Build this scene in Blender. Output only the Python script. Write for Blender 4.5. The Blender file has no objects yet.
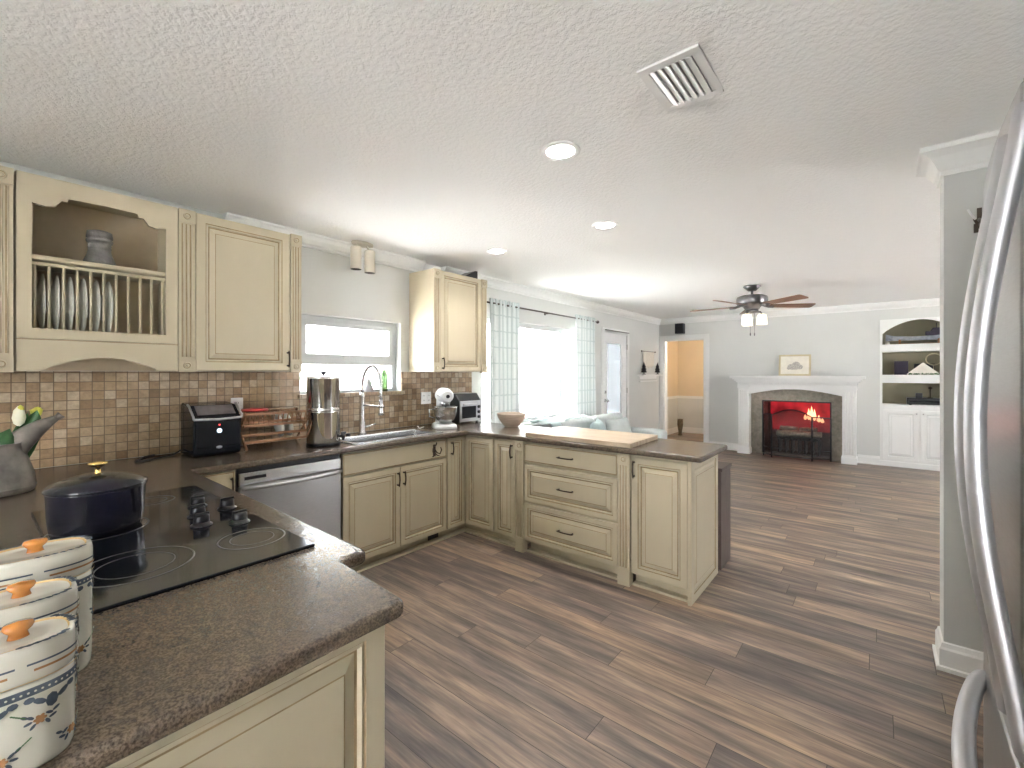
import bpy, bmesh, math, random
from mathutils import Vector, Matrix
random.seed(7)
R = math.radians
PI = math.pi
SC = bpy.context.scene
COL = SC.collection

# ------------------------------------------------------------------ camera
H_CAM = 1.40
FPX = 447.5
cam_d = bpy.data.cameras.new('camera')
cam_d.sensor_fit = 'HORIZONTAL'
cam_d.sensor_width = 36.0
cam_d.lens = FPX / 1024 * 36.0
cam_d.shift_y = -(384 - 372.75) / 1024
cam_d.clip_start = 0.01
cam = bpy.data.objects.new('camera', cam_d)
COL.objects.link(cam)
cam.location = (0, 0, H_CAM)
cam.rotation_euler = (R(90), 0, 0.6846)
SC.camera = cam

# ------------------------------------------------------------------ view
SC.view_settings.view_transform = 'Standard'
SC.view_settings.look = 'None'
SC.view_settings.gamma = 1.0
SC.view_settings.use_curve_mapping = False
SC.view_settings.exposure = 0.82
SC.cycles.max_bounces = 10
SC.cycles.diffuse_bounces = 6
SC.cycles.transparent_max_bounces = 12
SC.cycles.sample_clamp_indirect = 25.0
SC.cycles.caustics_reflective = False
SC.cycles.caustics_refractive = False
SC.cycles.use_denoising = True

# ------------------------------------------------------------------ sky
SKY_STRENGTH = 9.5
world = bpy.data.worlds.new('sky')
SC.world = world
world.use_nodes = True
wn = world.node_tree
wn.nodes.clear()
_o = wn.nodes.new('ShaderNodeOutputWorld')
_b = wn.nodes.new('ShaderNodeBackground')
_b.inputs[0].default_value = (0.92, 0.965, 1.04, 1)
_b.inputs[1].default_value = SKY_STRENGTH
wn.links.new(_b.outputs[0], _o.inputs[0])


def area_light(name, loc, rot, sx, sy, power, color=(1, 1, 1), portal=False, spread=None):
    d = bpy.data.lights.new(name, 'AREA')
    d.shape = 'RECTANGLE'
    d.size = sx
    d.size_y = sy
    d.energy = power
    d.color = color
    if spread:
        d.spread = spread
    d.cycles.is_portal = portal
    o = bpy.data.objects.new(name, d)
    COL.objects.link(o)
    o.location = loc
    o.rotation_euler = rot
    return o


sun_d = bpy.data.lights.new('sun', 'SUN')
sun_d.energy = 175.0
sun_d.angle = R(2)
sun_d.color = (.98, .98, .98)
sun = bpy.data.objects.new('sun', sun_d)
COL.objects.link(sun)
sun.rotation_euler = (R(6), R(3), 0)

# daylight enters through openings, two of them added; portals only guide the sampling
area_light('daylight_portal', (-3.56, 2.08, 1.545), (0, R(-90), 0), 0.62, 0.95, 1, portal=True)
area_light('daylight_portal', (-3.56, 4.86, 1.40), (0, R(-90), 0), 1.27, 2.5, 1, portal=True)
area_light('daylight_portal', (-3.56, 6.82, 1.1), (0, R(-90), 0), 1.7, 0.65, 1, portal=True)
area_light('daylight_portal', (4.26, 5.9, 1.25), (0, R(90), 0), 1.9, 1.8, 1, portal=True)
area_light('daylight_portal', (.30, -3.3, 1.20), (R(90), 0, 0), 1.3, 2.2, 1, portal=True)

# ================================================================== helpers
ORG = {}


class MB:
    def __init__(self):
        self.v, self.f, self.m, self.s = [], [], [], []

    def add(self, vs, fs, mat=0, smooth=False):
        n = len(self.v)
        self.v += [Vector(p) for p in vs]
        for f in fs:
            self.f.append([n + i for i in f])
            self.m.append(mat)
            self.s.append(smooth)
        return self

    def box(self, x0, x1, y0, y1, z0, z1, mat=0):
        x0, x1 = min(x0, x1), max(x0, x1)
        y0, y1 = min(y0, y1), max(y0, y1)
        z0, z1 = min(z0, z1), max(z0, z1)
        vs = [(x, y, z) for z in (z0, z1) for y in (y0, y1) for x in (x0, x1)]
        fs = [(0, 2, 3, 1), (4, 5, 7, 6), (0, 1, 5, 4), (2, 6, 7, 3), (0, 4, 6, 2), (1, 3, 7, 5)]
        return self.add(vs, fs, mat)

    def obox(self, c, hx, hy, hz, M, mat=0):
        c = Vector(c)
        vs = [c + M @ Vector((sx * hx, sy * hy, sz * hz)) for sz in (-1, 1) for sy in (-1, 1) for sx in (-1, 1)]
        fs = [(0, 2, 3, 1), (4, 5, 7, 6), (0, 1, 5, 4), (2, 6, 7, 3), (0, 4, 6, 2), (1, 3, 7, 5)]
        return self.add(vs, fs, mat)

    def prism(self, poly, fn, d0, d1, mat=0, smooth=False):
        n = len(poly)
        vs = [fn(a, b, d0) for a, b in poly] + [fn(a, b, d1) for a, b in poly]
        self.add(vs, [list(range(n))[::-1], [n + i for i in range(n)]], mat)
        self.add(vs, [(i, (i + 1) % n, n + (i + 1) % n, n + i) for i in range(n)], mat, smooth)
        return self

    def tube(self, path, r, n=10, mat=0, flat=None, cap=True):
        path = [Vector(p) for p in path]
        k = len(path)
        rs = r if isinstance(r, (list, tuple)) else [r] * k
        vs = []
        up = None
        for i, p in enumerate(path):
            t = (path[min(i + 1, k - 1)] - path[max(i - 1, 0)])
            t = t.normalized() if t.length > 1e-9 else Vector((0, 0, 1))
            if up is None:
                up = Vector((0, 0, 1)) if abs(t.z) < 0.9 else Vector((1, 0, 0))
                if flat is not None:
                    up = Vector(flat)
            a = (up - t * up.dot(t)).normalized()
            b = t.cross(a)
            up = a
            q = 1.0
            for j in range(n):
                w = 2 * PI * j / n
                vs.append(p + (a * math.cos(w) + b * math.sin(w)) * rs[i])
        fs = [(i * n + j, i * n + (j + 1) % n, (i + 1) * n + (j + 1) % n, (i + 1) * n + j) for i in range(k - 1) for j in range(n)]
        self.add(vs, fs, mat, True)
        if cap:
            self.add(vs[:n], [list(range(n))[::-1]], mat)
            self.add(vs[-n:], [list(range(n))], mat)
        return self

    def lathe(self, prof, c, n=32, mat=0, M=None, sx=1.0, sy=1.0, power=2.0, closed=True):
        """prof: list of (r, z[, mat]) revolved about local z at c; power>2 squares the section off"""
        c = Vector(c)
        M = M or Matrix.Identity(3)
        vs = []
        for pr in prof:
            r, z = pr[0], pr[1]
            for j in range(n):
                w = 2 * PI * j / n
                cw, sw = math.cos(w), math.sin(w)
                if power != 2.0:
                    q = (abs(cw) ** power + abs(sw) ** power) ** (-1 / power)
                    cw, sw = cw * q, sw * q
                vs.append(c + M @ Vector((r * sx * cw, r * sy * sw, z)))
        k = len(prof)
        for i in range(k - 1):
            mt = prof[i + 1][2] if len(prof[i + 1]) > 2 else mat
            self.add([], [], mt)
            base = len(self.v)
        n0 = len(self.v)
        self.v += vs
        for i in range(k - 1):
            mt = prof[i + 1][2] if len(prof[i + 1]) > 2 else mat
            for j in range(n):
                self.f.append([n0 + i * n + j, n0 + i * n + (j + 1) % n, n0 + (i + 1) * n + (j + 1) % n, n0 + (i + 1) * n + j])
                self.m.append(mt)
                self.s.append(True)
        if closed:
            if prof[0][0] > 1e-5:
                self.f.append([n0 + j for j in range(n)][::-1]); self.m.append(prof[0][2] if len(prof[0]) > 2 else mat); self.s.append(False)
            if prof[-1][0] > 1e-5:
                self.f.append([n0 + (k - 1) * n + j for j in range(n)]); self.m.append(prof[-1][2] if len(prof[-1]) > 2 else mat); self.s.append(False)
        return self

    def ball(self, c, rx, ry=None, rz=None, mat=0, n=14, M=None):
        ry = rx if ry is None else ry
        rz = rx if rz is None else rz
        k = n // 2 + 1
        prof = [(math.sin(PI * i / (k - 1)) if 0 < i < k - 1 else 1e-6, -math.cos(PI * i / (k - 1)) * rz) for i in range(k)]
        return self.lathe(prof, c, n, mat, M, rx, ry, closed=False)

    def panel(self, O, u, v, nrm, w, h, t=0.02, fr=0.055, glaze=1, mat=0, raised=True):
        """door/drawer front with framed raised panel. O = low corner on the back face"""
        O, u, v, nrm = Vector(O), Vector(u), Vector(v), Vector(nrm)
        if raised:
            rings = [(0, 0, mat), (0, t - .003, mat), (.003, t, mat), (fr - .013, t, mat), (fr - .009, t - .004, glaze), (fr - .003, t - .001, mat),
                     (fr + .003, t - .011, mat), (fr + .009, t - .0125, glaze), (fr + .011, t - .0115, mat), (fr + .036, t - .002, mat), (fr + .039, t - .0015, glaze), (fr + .042, t - .001, mat)]
        else:
            rings = [(0, 0, mat), (0, t - .003, mat), (.004, t, mat), (.010, t, glaze), (.012, t, mat)]
        vs = []
        for ins, d, _ in rings:
            for a, b in ((ins, ins), (w - ins, ins), (w - ins, h - ins), (ins, h - ins)):
                vs.append(O + u * a + v * b + nrm * d)
        n0 = len(self.v)
        self.v += vs
        for i in range(len(rings) - 1):
            for j in range(4):
                self.f.append([n0 + i * 4 + j, n0 + i * 4 + (j + 1) % 4, n0 + (i + 1) * 4 + (j + 1) % 4, n0 + (i + 1) * 4 + j])
                self.m.append(rings[i + 1][2]); self.s.append(False)
        k = (len(rings) - 1) * 4
        self.f.append([n0 + k + j for j in range(4)]); self.m.append(mat); self.s.append(False)
        self.f.append([n0 + j for j in range(4)][::-1]); self.m.append(mat); self.s.append(False)
        return self

    def build(self, name, mats, parent=None, loc=None, bevel=0, seg=2, flip=False, norm=True):
        org = Vector(ORG[parent.name]) if parent is not None else Vector(loc if loc is not None else (0, 0, 0))
        me = bpy.data.meshes.new(name)
        me.from_pydata([p - org for p in self.v], [], self.f)
        if not isinstance(mats, (list, tuple)):
            mats = [mats]
        for m in mats:
            me.materials.append(m)
        for p, mi, s in zip(me.polygons, self.m, self.s):
            p.material_index = min(mi, len(mats) - 1)
            p.use_smooth = s
        bm = bmesh.new()
        bm.from_mesh(me)
        bmesh.ops.remove_doubles(bm, verts=bm.verts, dist=1e-6)
        if norm:
            bmesh.ops.recalc_face_normals(bm, faces=bm.faces)
        bm.to_mesh(me)
        bm.free()
        o = bpy.data.objects.new(name, me)
        COL.objects.link(o)
        if parent is not None:
            o.parent = parent
        else:
            o.location = org
        ORG[o.name] = org
        if bevel:
            b = o.modifiers.new('edge', 'BEVEL')
            b.width = bevel
            b.segments = seg
            b.limit_method = 'ANGLE'
            b.angle_limit = R(50)
        return o


def tag(o, label, cat, group=None, kind=None):
    o['label'] = label
    o['category'] = cat
    if group:
        o['group'] = group
    if kind:
        o['kind'] = kind
    return o


def thing(name, loc, label, cat, group=None):
    o = bpy.data.objects.new(name, None)
    COL.objects.link(o)
    o.empty_display_size = 0.05
    o.location = loc
    ORG[o.name] = Vector(loc)
    return tag(o, label, cat, group)


def struct(o, label=None):
    o['kind'] = 'structure'
    if label:
        o['label'] = label
    return o


def dup(root, loc, label, rotz=None):
    r = root.copy()
    COL.objects.link(r)
    r.location = loc
    if rotz is not None:
        r.rotation_euler = (0, 0, rotz)
    r['label'] = label
    for ch in list(root.children):
        c = ch.copy()
        COL.objects.link(c)
        c.parent = r
        for g in list(ch.children):
            d = g.copy()
            COL.objects.link(d)
            d.parent = c
    return r


def FX(x0=0):   # profile (a,b) lies in YZ, extruded along X
    return lambda a, b, d: (d, a, b)


def FY():       # profile in XZ, extruded along Y
    return lambda a, b, d: (a, d, b)


def FZ():       # profile in XY, extruded along Z
    return lambda a, b, d: (a, b, d)


def arc(cx, cz, rx, rz, a0, a1, n=12):
    return [(cx + rx * math.cos(R(a0 + (a1 - a0) * i / n)), cz + rz * math.sin(R(a0 + (a1 - a0) * i / n))) for i in range(n + 1)]


def roty(a): return Matrix.Rotation(a, 3, 'Y')
def rotx(a): return Matrix.Rotation(a, 3, 'X')
def rotz(a): return Matrix.Rotation(a, 3, 'Z')


# ================================================================== materials
def _nodes(name):
    m = bpy.data.materials.new(name)
    m.use_nodes = True
    nt = m.node_tree
    p = nt.nodes['Principled BSDF']
    return m, nt, p


def _coord(nt, scale=(1, 1, 1), rot=(0, 0, 0)):
    tc = nt.nodes.new('ShaderNodeTexCoord')
    mp = nt.nodes.new('ShaderNodeMapping')
    mp.inputs['Scale'].default_value = scale
    mp.inputs['Rotation'].default_value = rot
    nt.links.new(tc.outputs['Object'], mp.inputs[0])
    return mp.outputs[0]


def _ramp(nt, fac, stops):
    r = nt.nodes.new('ShaderNodeValToRGB')
    cr = r.color_ramp
    while len(cr.elements) < len(stops):
        cr.elements.new(0.5)
    for e, (pos, c) in zip(cr.elements, stops):
        e.position = pos
        e.color = (c[0], c[1], c[2], 1)
    nt.links.new(fac, r.inputs[0])
    return r.outputs[0]


def _noise(nt, co, scale, detail=3, rough=.55):
    n = nt.nodes.new('ShaderNodeTexNoise')
    n.inputs['Scale'].default_value = scale
    n.inputs['Detail'].default_value = detail
    n.inputs['Roughness'].default_value = rough
    nt.links.new(co, n.inputs['Vector'])
    return n.outputs['Fac']


def _bump(nt, p, h, strength, dist=.01):
    b = nt.nodes.new('ShaderNodeBump')
    b.inputs['Strength'].default_value = strength
    b.inputs['Distance'].default_value = dist
    nt.links.new(h, b.inputs['Height'])
    nt.links.new(b.outputs[0], p.inputs['Normal'])


def pm(name, col, rough=.5, metal=0.0, var=.06, scale=12, stretch=(1, 1, 1), bump=0, bscale=60, coat=0, spec=.5):
    m, nt, p = _nodes(name)
    p.inputs['Roughness'].default_value = rough
    p.inputs['Metallic'].default_value = metal
    p.inputs['Coat Weight'].default_value = coat
    p.inputs['Coat Roughness'].default_value = .05
    p.inputs['Specular IOR Level'].default_value = spec
    co = _coord(nt, stretch)
    f = _noise(nt, co, scale)
    a = [max(0, c * (1 - var)) for c in col]
    b = [min(1, c * (1 + var)) for c in col]
    nt.links.new(_ramp(nt, f, [(.3, a), (.7, b)]), p.inputs['Base Color'])
    if bump:
        _bump(nt, p, _noise(nt, co, bscale, 4), bump)
    return m


def emis(name, col, strength):
    m, nt, p = _nodes(name)
    p.inputs['Base Color'].default_value = (*col, 1)
    p.inputs['Emission Color'].default_value = (*col, 1)
    p.inputs['Emission Strength'].default_value = strength
    return m


def glass_mat(name, tint=(1, 1, 1), gloss=.08):
    m, nt, p = _nodes(name)
    out = nt.nodes['Material Output']
    tr = nt.nodes.new('ShaderNodeBsdfTransparent')
    tr.inputs[0].default_value = (*tint, 1)
    gl = nt.nodes.new('ShaderNodeBsdfGlossy')
    gl.inputs['Roughness'].default_value = .02
    mx = nt.nodes.new('ShaderNodeMixShader')
    mx.inputs[0].default_value = gloss
    nt.links.new(tr.outputs[0], mx.inputs[1])
    nt.links.new(gl.outputs[0], mx.inputs[2])
    nt.links.new(mx.outputs[0], out.inputs[0])
    return m


def mesh_mat(name, col, alpha):
    m, nt, p = _nodes(name)
    p.inputs['Base Color'].default_value = (*col, 1)
    p.inputs['Roughness'].default_value = .6
    p.inputs['Alpha'].default_value = alpha
    return m


M = {}
M['wall'] = pm('painted_wall', (.65, .655, .63), .7, var=.015, scale=3, bump=.05, bscale=140)
M['wall_beige'] = pm('painted_wall_beige', (.72, .60, .44), .7, var=.02, scale=3)
M['wall_olive'] = pm('niche_paint', (.30, .27, .19), .7, var=.03, scale=3)
M['trim'] = pm('white_trim_paint', (.82, .82, .80), .4, var=.01)
M['white'] = pm('white_enamel', (.84, .84, .83), .35, var=.01)
M['cream'] = pm('cream_glazed_paint', (.50, .44, .315), .42, var=.035, scale=5, stretch=(1, 1, .25))
M['glaze'] = pm('brown_glaze', (.27, .195, .10), .5, var=.25, scale=20)
M['cream_in'] = pm('cream_interior', (.55, .45, .32), .6, var=.05)
M['bronze'] = pm('dark_bronze', (.075, .055, .04), .38, .8)
M['black'] = pm('black_plastic', (.012, .012, .015), .3, var=.1)
M['blackgloss'] = pm('black_gloss', (.008, .010, .014), .10, var=.1, coat=.15, spec=.4)
M['steel'] = pm('brushed_steel', (.43, .43, .43), .3, 1.0, var=.06, scale=30, stretch=(1, 1, 14))
M['steelh'] = pm('brushed_steel_fine', (.60, .60, .60), .27, 1.0, var=.05, scale=30, stretch=(12, 12, 1))
M['chrome'] = pm('polished_steel', (.75, .74, .72), .09, 1.0, var=.02)
M['handle'] = pm('satin_handle', (.56, .56, .58), .5, 1.0, var=.02)
M['darkwood'] = pm('dark_wood', (.075, .05, .045), .4, var=.35, scale=10, stretch=(6, 6, .7))
M['navy'] = pm('navy_enamel', (.008, .008, .013), .16, var=.1, coat=.15, spec=.4)
M['brass'] = pm('brass', (.80, .55, .20), .22, 1.0)
M['woodlight'] = None
M['plate'] = pm('plate_glaze', (.74, .73, .66), .25, var=.05)
M['pewter'] = pm('pewter_stoneware', (.105, .096, .088), .5, var=.25, scale=25, bump=.3, bscale=50)
M['bowlwood'] = pm('wooden_bowl', (.50, .40, .31), .5, var=.15, scale=12, stretch=(1, 1, 6))
M['rackwood'] = pm('rack_wood', (.33, .17, .085), .5, var=.2, scale=14)
M['red'] = pm('red_plastic', (.45, .04, .03), .35)
M['zinc'] = pm('weathered_zinc', (.21, .19, .17), .42, .55, var=.35, scale=14, bump=.15, bscale=30)
M['rust'] = pm('rusted_band', (.24, .13, .08), .6, .3, var=.3, scale=20)
M['leaf'] = pm('leaf_green', (.035, .11, .03), .4, var=.3, scale=20)
M['petal'] = pm('cream_petal', (.80, .78, .62), .5)
M['petaly'] = pm('yellow_petal', (.62, .60, .10), .5)
M['ceramic'] = pm('cream_ceramic', (.60, .58, .50), .14, var=.02, coat=.5)
M['amber'] = pm('amber_glaze', (.36, .14, .028), .15, var=.15, scale=20, coat=.5)
M['blue'] = pm('blue_glaze', (.085, .105, .135), .25, var=.3, scale=60)
M['orange'] = pm('orange_glaze', (.36, .19, .09), .25, var=.2, scale=60)
M['tanline'] = pm('tan_glaze_line', (.60, .42, .20), .2)
M['curtainrod'] = pm('rod_bronze', (.09, .075, .065), .4, .6)
M['sofa'] = pm('pale_fabric', (.55, .59, .58), .8, var=.06, scale=14, bump=.2, bscale=60)
M['sofa2'] = pm('aqua_fabric', (.46, .56, .56), .7, var=.10, scale=9, bump=.3, bscale=40)
M['tile_stone'] = pm('fireplace_stone_tile', (.30, .26, .21), .45, var=.22, scale=22)
M['soot'] = pm('firebrick', (.10, .06, .05), .8, var=.3, scale=18)
M['log'] = pm('fire_log', (.58, .48, .38), .8, var=.35, scale=22, bump=.5)
M['flame'] = emis('flame', (1.0, .45, .22), 1.6)
def mat_firelit_back():  # emission stands in for red firelight on the firebox back
    m, nt, p = _nodes('firelit_back_glow')
    f = _noise(nt, _coord(nt), 5, 2)
    nt.links.new(_ramp(nt, f, [(.35, (.10, .002, .004)), (.65, (.36, .008, .016))]), p.inputs['Emission Color'])
    p.inputs['Base Color'].default_value = (.1, .01, .01, 1)
    p.inputs['Emission Strength'].default_value = .8
    return m


M['firelit_back'] = mat_firelit_back()
M['lamp'] = emis('lamp_diffuser', (1.0, .97, .90), 14.0)
M['fanlamp'] = emis('fan_lamp_shade', (1.0, .88, .68), 1.6)
M['fanmetal'] = pm('fan_pewter', (.13, .125, .13), .35, .8)
M['fanwood'] = pm('fan_walnut', (.16, .075, .04), .4, var=.25, scale=14)
M['mat'] = pm('mat_board', (.80, .76, .66), .8)
M['sketch'] = pm('grey_drawing', (.50, .47, .42), .9, var=.35, scale=70)
M['goldframe'] = pm('champagne_frame', (.60, .52, .34), .4, .2)
M['purple'] = pm('dark_violet_cover', (.03, .02, .045), .5)
M['stone'] = pm('grey_stone', (.34, .34, .34), .8, var=.15, scale=60)
M['pyramid'] = pm('white_plaster', (.72, .68, .60), .7)
M['macrame'] = pm('cream_cotton', (.70, .66, .58), .9, var=.1, scale=60)
M['concrete'] = pm('patio_concrete', (.75, .74, .72), .9, var=.05)
M['sash'] = pm('white_vinyl', (.55, .57, .565), .35, var=.01)
M['pink'] = pm('pink_flowers', (.75, .30, .42), .7, var=.25, scale=30)
M['shade_cream'] = pm('cream_metal', (.55, .50, .41), .45, var=.03)
M['bulbhole'] = pm('dark_baffle', (.05, .045, .035), .6)
M['pane'] = glass_mat('window_glass', (1, 1, 1), .06)
M['greenglass'] = glass_mat('green_bottle_glass', (.15, .215, .13), .10)
M['pinkglass'] = glass_mat('pink_jar_glass', (.22, .165, .185), .10)
M['screenmesh'] = mesh_mat('fire_screen_mesh', (.03, .025, .02), .55)
M['orchid'] = M['pink']


def mat_floor():
    m, nt, p = _nodes('wood_plank_floor')
    co = _coord(nt, (1, 1, 1))
    br = nt.nodes.new('ShaderNodeTexBrick')
    br.offset = 0
    br.inputs['Scale'].default_value = 1
    br.inputs['Brick Width'].default_value = 1.25
    br.inputs['Row Height'].default_value = .15
    br.inputs['Mortar Size'].default_value = .0016
    br.inputs['Mortar Smooth'].default_value = .4
    br.inputs['Bias'].default_value = 0
    br.inputs['Color1'].default_value = (0, 0, 0, 1)
    br.inputs['Color2'].default_value = (1, 1, 1, 1)
    br.inputs['Mortar'].default_value = (0.5, .5, .5, 1)
    sxy = nt.nodes.new('ShaderNodeSeparateXYZ'); nt.links.new(co, sxy.inputs[0])
    dv = nt.nodes.new('ShaderNodeMath'); dv.operation = 'DIVIDE'; dv.inputs[1].default_value = .15; nt.links.new(sxy.outputs[1], dv.inputs[0])
    fl = nt.nodes.new('ShaderNodeMath'); fl.operation = 'FLOOR'; nt.links.new(dv.outputs[0], fl.inputs[0])
    wn_ = nt.nodes.new('ShaderNodeTexWhiteNoise'); wn_.noise_dimensions = '1D'; nt.links.new(fl.outputs[0], wn_.inputs['W'])
    mu = nt.nodes.new('ShaderNodeMath'); mu.operation = 'MULTIPLY_ADD'; mu.inputs[1].default_value = 1.25; nt.links.new(wn_.outputs['Value'], mu.inputs[0]); nt.links.new(sxy.outputs[0], mu.inputs[2])
    cx_ = nt.nodes.new('ShaderNodeCombineXYZ'); nt.links.new(mu.outputs[0], cx_.inputs[0]); nt.links.new(sxy.outputs[1], cx_.inputs[1])
    nt.links.new(cx_.outputs[0], br.inputs['Vector'])
    # per-plank offset of the grain
    sep = nt.nodes.new('ShaderNodeSeparateColor')
    nt.links.new(br.outputs['Color'], sep.inputs[0])
    ofs = nt.nodes.new('ShaderNodeVectorMath'); ofs.operation = 'SCALE'
    cmb = nt.nodes.new('ShaderNodeCombineXYZ')
    for k in range(3):
        nt.links.new(sep.outputs[0], cmb.inputs[k])
    nt.links.new(cmb.outputs[0], ofs.inputs[0]); ofs.inputs['Scale'].default_value = 37.0
    add = nt.nodes.new('ShaderNodeVectorMath'); add.operation = 'ADD'
    nt.links.new(co, add.inputs[0]); nt.links.new(ofs.outputs[0], add.inputs[1])
    mp = nt.nodes.new('ShaderNodeMapping'); mp.inputs['Scale'].default_value = (1.0, 9.0, 1)
    nt.links.new(add.outputs[0], mp.inputs[0])
    big = _noise(nt, mp.outputs[0], 1.6, 4, .6)
    mp2 = nt.nodes.new('ShaderNodeMapping'); mp2.inputs['Scale'].default_value = (2.2, 40.0, 1)
    nt.links.new(add.outputs[0], mp2.inputs[0])
    fine = _noise(nt, mp2.outputs[0], 2.0, 4, .65)
    c1 = _ramp(nt, big, [(.28, FL[0]), (.45, FL[1]), (.55, FL[2]), (.72, FL[3])])
    c2 = _ramp(nt, fine, [(.25, (.62, .60, .60)), (.75, (1.25, 1.22, 1.18))])
    mul = nt.nodes.new('ShaderNodeMix'); mul.data_type = 'RGBA'; mul.blend_type = 'MULTIPLY'; mul.inputs[0].default_value = 1
    nt.links.new(c1, mul.inputs[6]); nt.links.new(c2, mul.inputs[7])
    pl = _ramp(nt, sep.outputs[0], [(0, (.74, .74, .78)), (.5, (1.0, .98, .95)), (1, (1.36, 1.25, 1.08))])
    mul2 = nt.nodes.new('ShaderNodeMix'); mul2.data_type = 'RGBA'; mul2.blend_type = 'MULTIPLY'; mul2.inputs[0].default_value = 1
    nt.links.new(mul.outputs[2], mul2.inputs[6]); nt.links.new(pl, mul2.inputs[7])
    mo = nt.nodes.new('ShaderNodeMix'); mo.data_type = 'RGBA'; mo.blend_type = 'MIX'
    nt.links.new(br.outputs['Fac'], mo.inputs[0]); nt.links.new(mul2.outputs[2], mo.inputs[6]); mo.inputs[7].default_value = (.03, .022, .018, 1)
    nt.links.new(mo.outputs[2], p.inputs['Base Color'])
    p.inputs['Roughness'].default_value = .42
    _bump(nt, p, fine, .12, .004)
    return m


FL = [(.085, .070, .066), (.175, .142, .125), (.26, .205, .168), (.46, .345, .255)]
M['floor'] = mat_floor()


def mat_ceiling():
    m, nt, p = _nodes('textured_ceiling')
    co = _coord(nt)
    p.inputs['Base Color'].default_value = (.92, .92, .91, 1)
    p.inputs['Roughness'].default_value = .9
    f = _noise(nt, co, 48, 3, .6)
    r = _ramp(nt, f, [(.40, (0, 0, 0)), (.60, (1, 1, 1))])
    _bump(nt, p, r, .25, .010)
    return m


M['ceiling'] = mat_ceiling()


def mat_counter():
    m, nt, p = _nodes('speckled_stone_counter')
    co = _coord(nt)
    a = _noise(nt, co, 210, 2, .6)
    b = _noise(nt, co, 60, 3, .6)
    c1 = _ramp(nt, a, [(.28, (.045, .034, .026)), (.48, (.105, .080, .058)), (.60, (.165, .128, .095)), (.75, (.11, .09, .075))])
    c2 = _ramp(nt, b, [(.3, (.65, .65, .68)), (.7, (1.2, 1.15, 1.08))])
    mul = nt.nodes.new('ShaderNodeMix'); mul.data_type = 'RGBA'; mul.blend_type = 'MULTIPLY'; mul.inputs[0].default_value = 1
    nt.links.new(c1, mul.inputs[6]); nt.links.new(c2, mul.inputs[7])
    nt.links.new(mul.outputs[2], p.inputs['Base Color'])
    p.inputs['Roughness'].default_value = .24
    p.inputs['Specular IOR Level'].default_value = .6
    return m


M['counter'] = mat_counter()


def mat_tile():
    m, nt, p = _nodes('tumbled_stone_tile')
    tc = nt.nodes.new('ShaderNodeTexCoord')
    sx = nt.nodes.new('ShaderNodeSeparateXYZ')
    nt.links.new(tc.outputs['Object'], sx.inputs[0])
    cm = nt.nodes.new('ShaderNodeCombineXYZ')
    nt.links.new(sx.outputs[1], cm.inputs[0]); nt.links.new(sx.outputs[2], cm.inputs[1])
    br = nt.nodes.new('ShaderNodeTexBrick')
    br.offset = 0
    br.squash = 1
    br.inputs['Scale'].default_value = 1
    br.inputs['Brick Width'].default_value = .05
    br.inputs['Row Height'].default_value = .05
    br.inputs['Mortar Size'].default_value = .0022
    br.inputs['Mortar Smooth'].default_value = .35
    br.inputs['Color1'].default_value = (0, 0, 0, 1)
    br.inputs['Color2'].default_value = (1, 1, 1, 1)
    br.inputs['Mortar'].default_value = (.5, .5, .5, 1)
    nt.links.new(cm.outputs[0], br.inputs['Vector'])
    tile = _ramp(nt, br.outputs['Color'], [(0, (.24, .155, .085)), (.35, (.35, .245, .145)), (.7, (.41, .305, .195)), (1, (.50, .41, .30))])
    n1 = _noise(nt, cm.outputs[0], 40, 4, .65)
    c2 = _ramp(nt, n1, [(.3, (.76, .74, .72)), (.7, (1.16, 1.14, 1.12))])
    mul = nt.nodes.new('ShaderNodeMix'); mul.data_type = 'RGBA'; mul.blend_type = 'MULTIPLY'; mul.inputs[0].default_value = 1
    nt.links.new(tile, mul.inputs[6]); nt.links.new(c2, mul.inputs[7])
    mo = nt.nodes.new('ShaderNodeMix'); mo.data_type = 'RGBA'
    nt.links.new(br.outputs['Fac'], mo.inputs[0]); nt.links.new(mul.outputs[2], mo.inputs[6]); mo.inputs[7].default_value = (.13, .095, .06, 1)
    nt.links.new(mo.outputs[2], p.inputs['Base Color'])
    p.inputs['Roughness'].default_value = .45
    inv = nt.nodes.new('ShaderNodeMath'); inv.operation = 'SUBTRACT'; inv.inputs[0].default_value = 1
    nt.links.new(br.outputs['Fac'], inv.inputs[1])
    _bump(nt, p, inv.outputs[0], .5, .003)
    return m


M['tile'] = mat_tile()


def mat_wood(name, cols, stretch, scale=6, rough=.5):
    m, nt, p = _nodes(name)
    co = _coord(nt, stretch)
    f = _noise(nt, co, scale, 4, .6)
    nt.links.new(_ramp(nt, f, [(.3, cols[0]), (.5, cols[1]), (.7, cols[2])]), p.inputs['Base Color'])
    p.inputs['Roughness'].default_value = rough
    return m


M['board'] = mat_wood('butcher_block', [(.36, .265, .175), (.46, .36, .25), (.56, .46, .335)], (.6, 9, 1), 5, .5)


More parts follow.
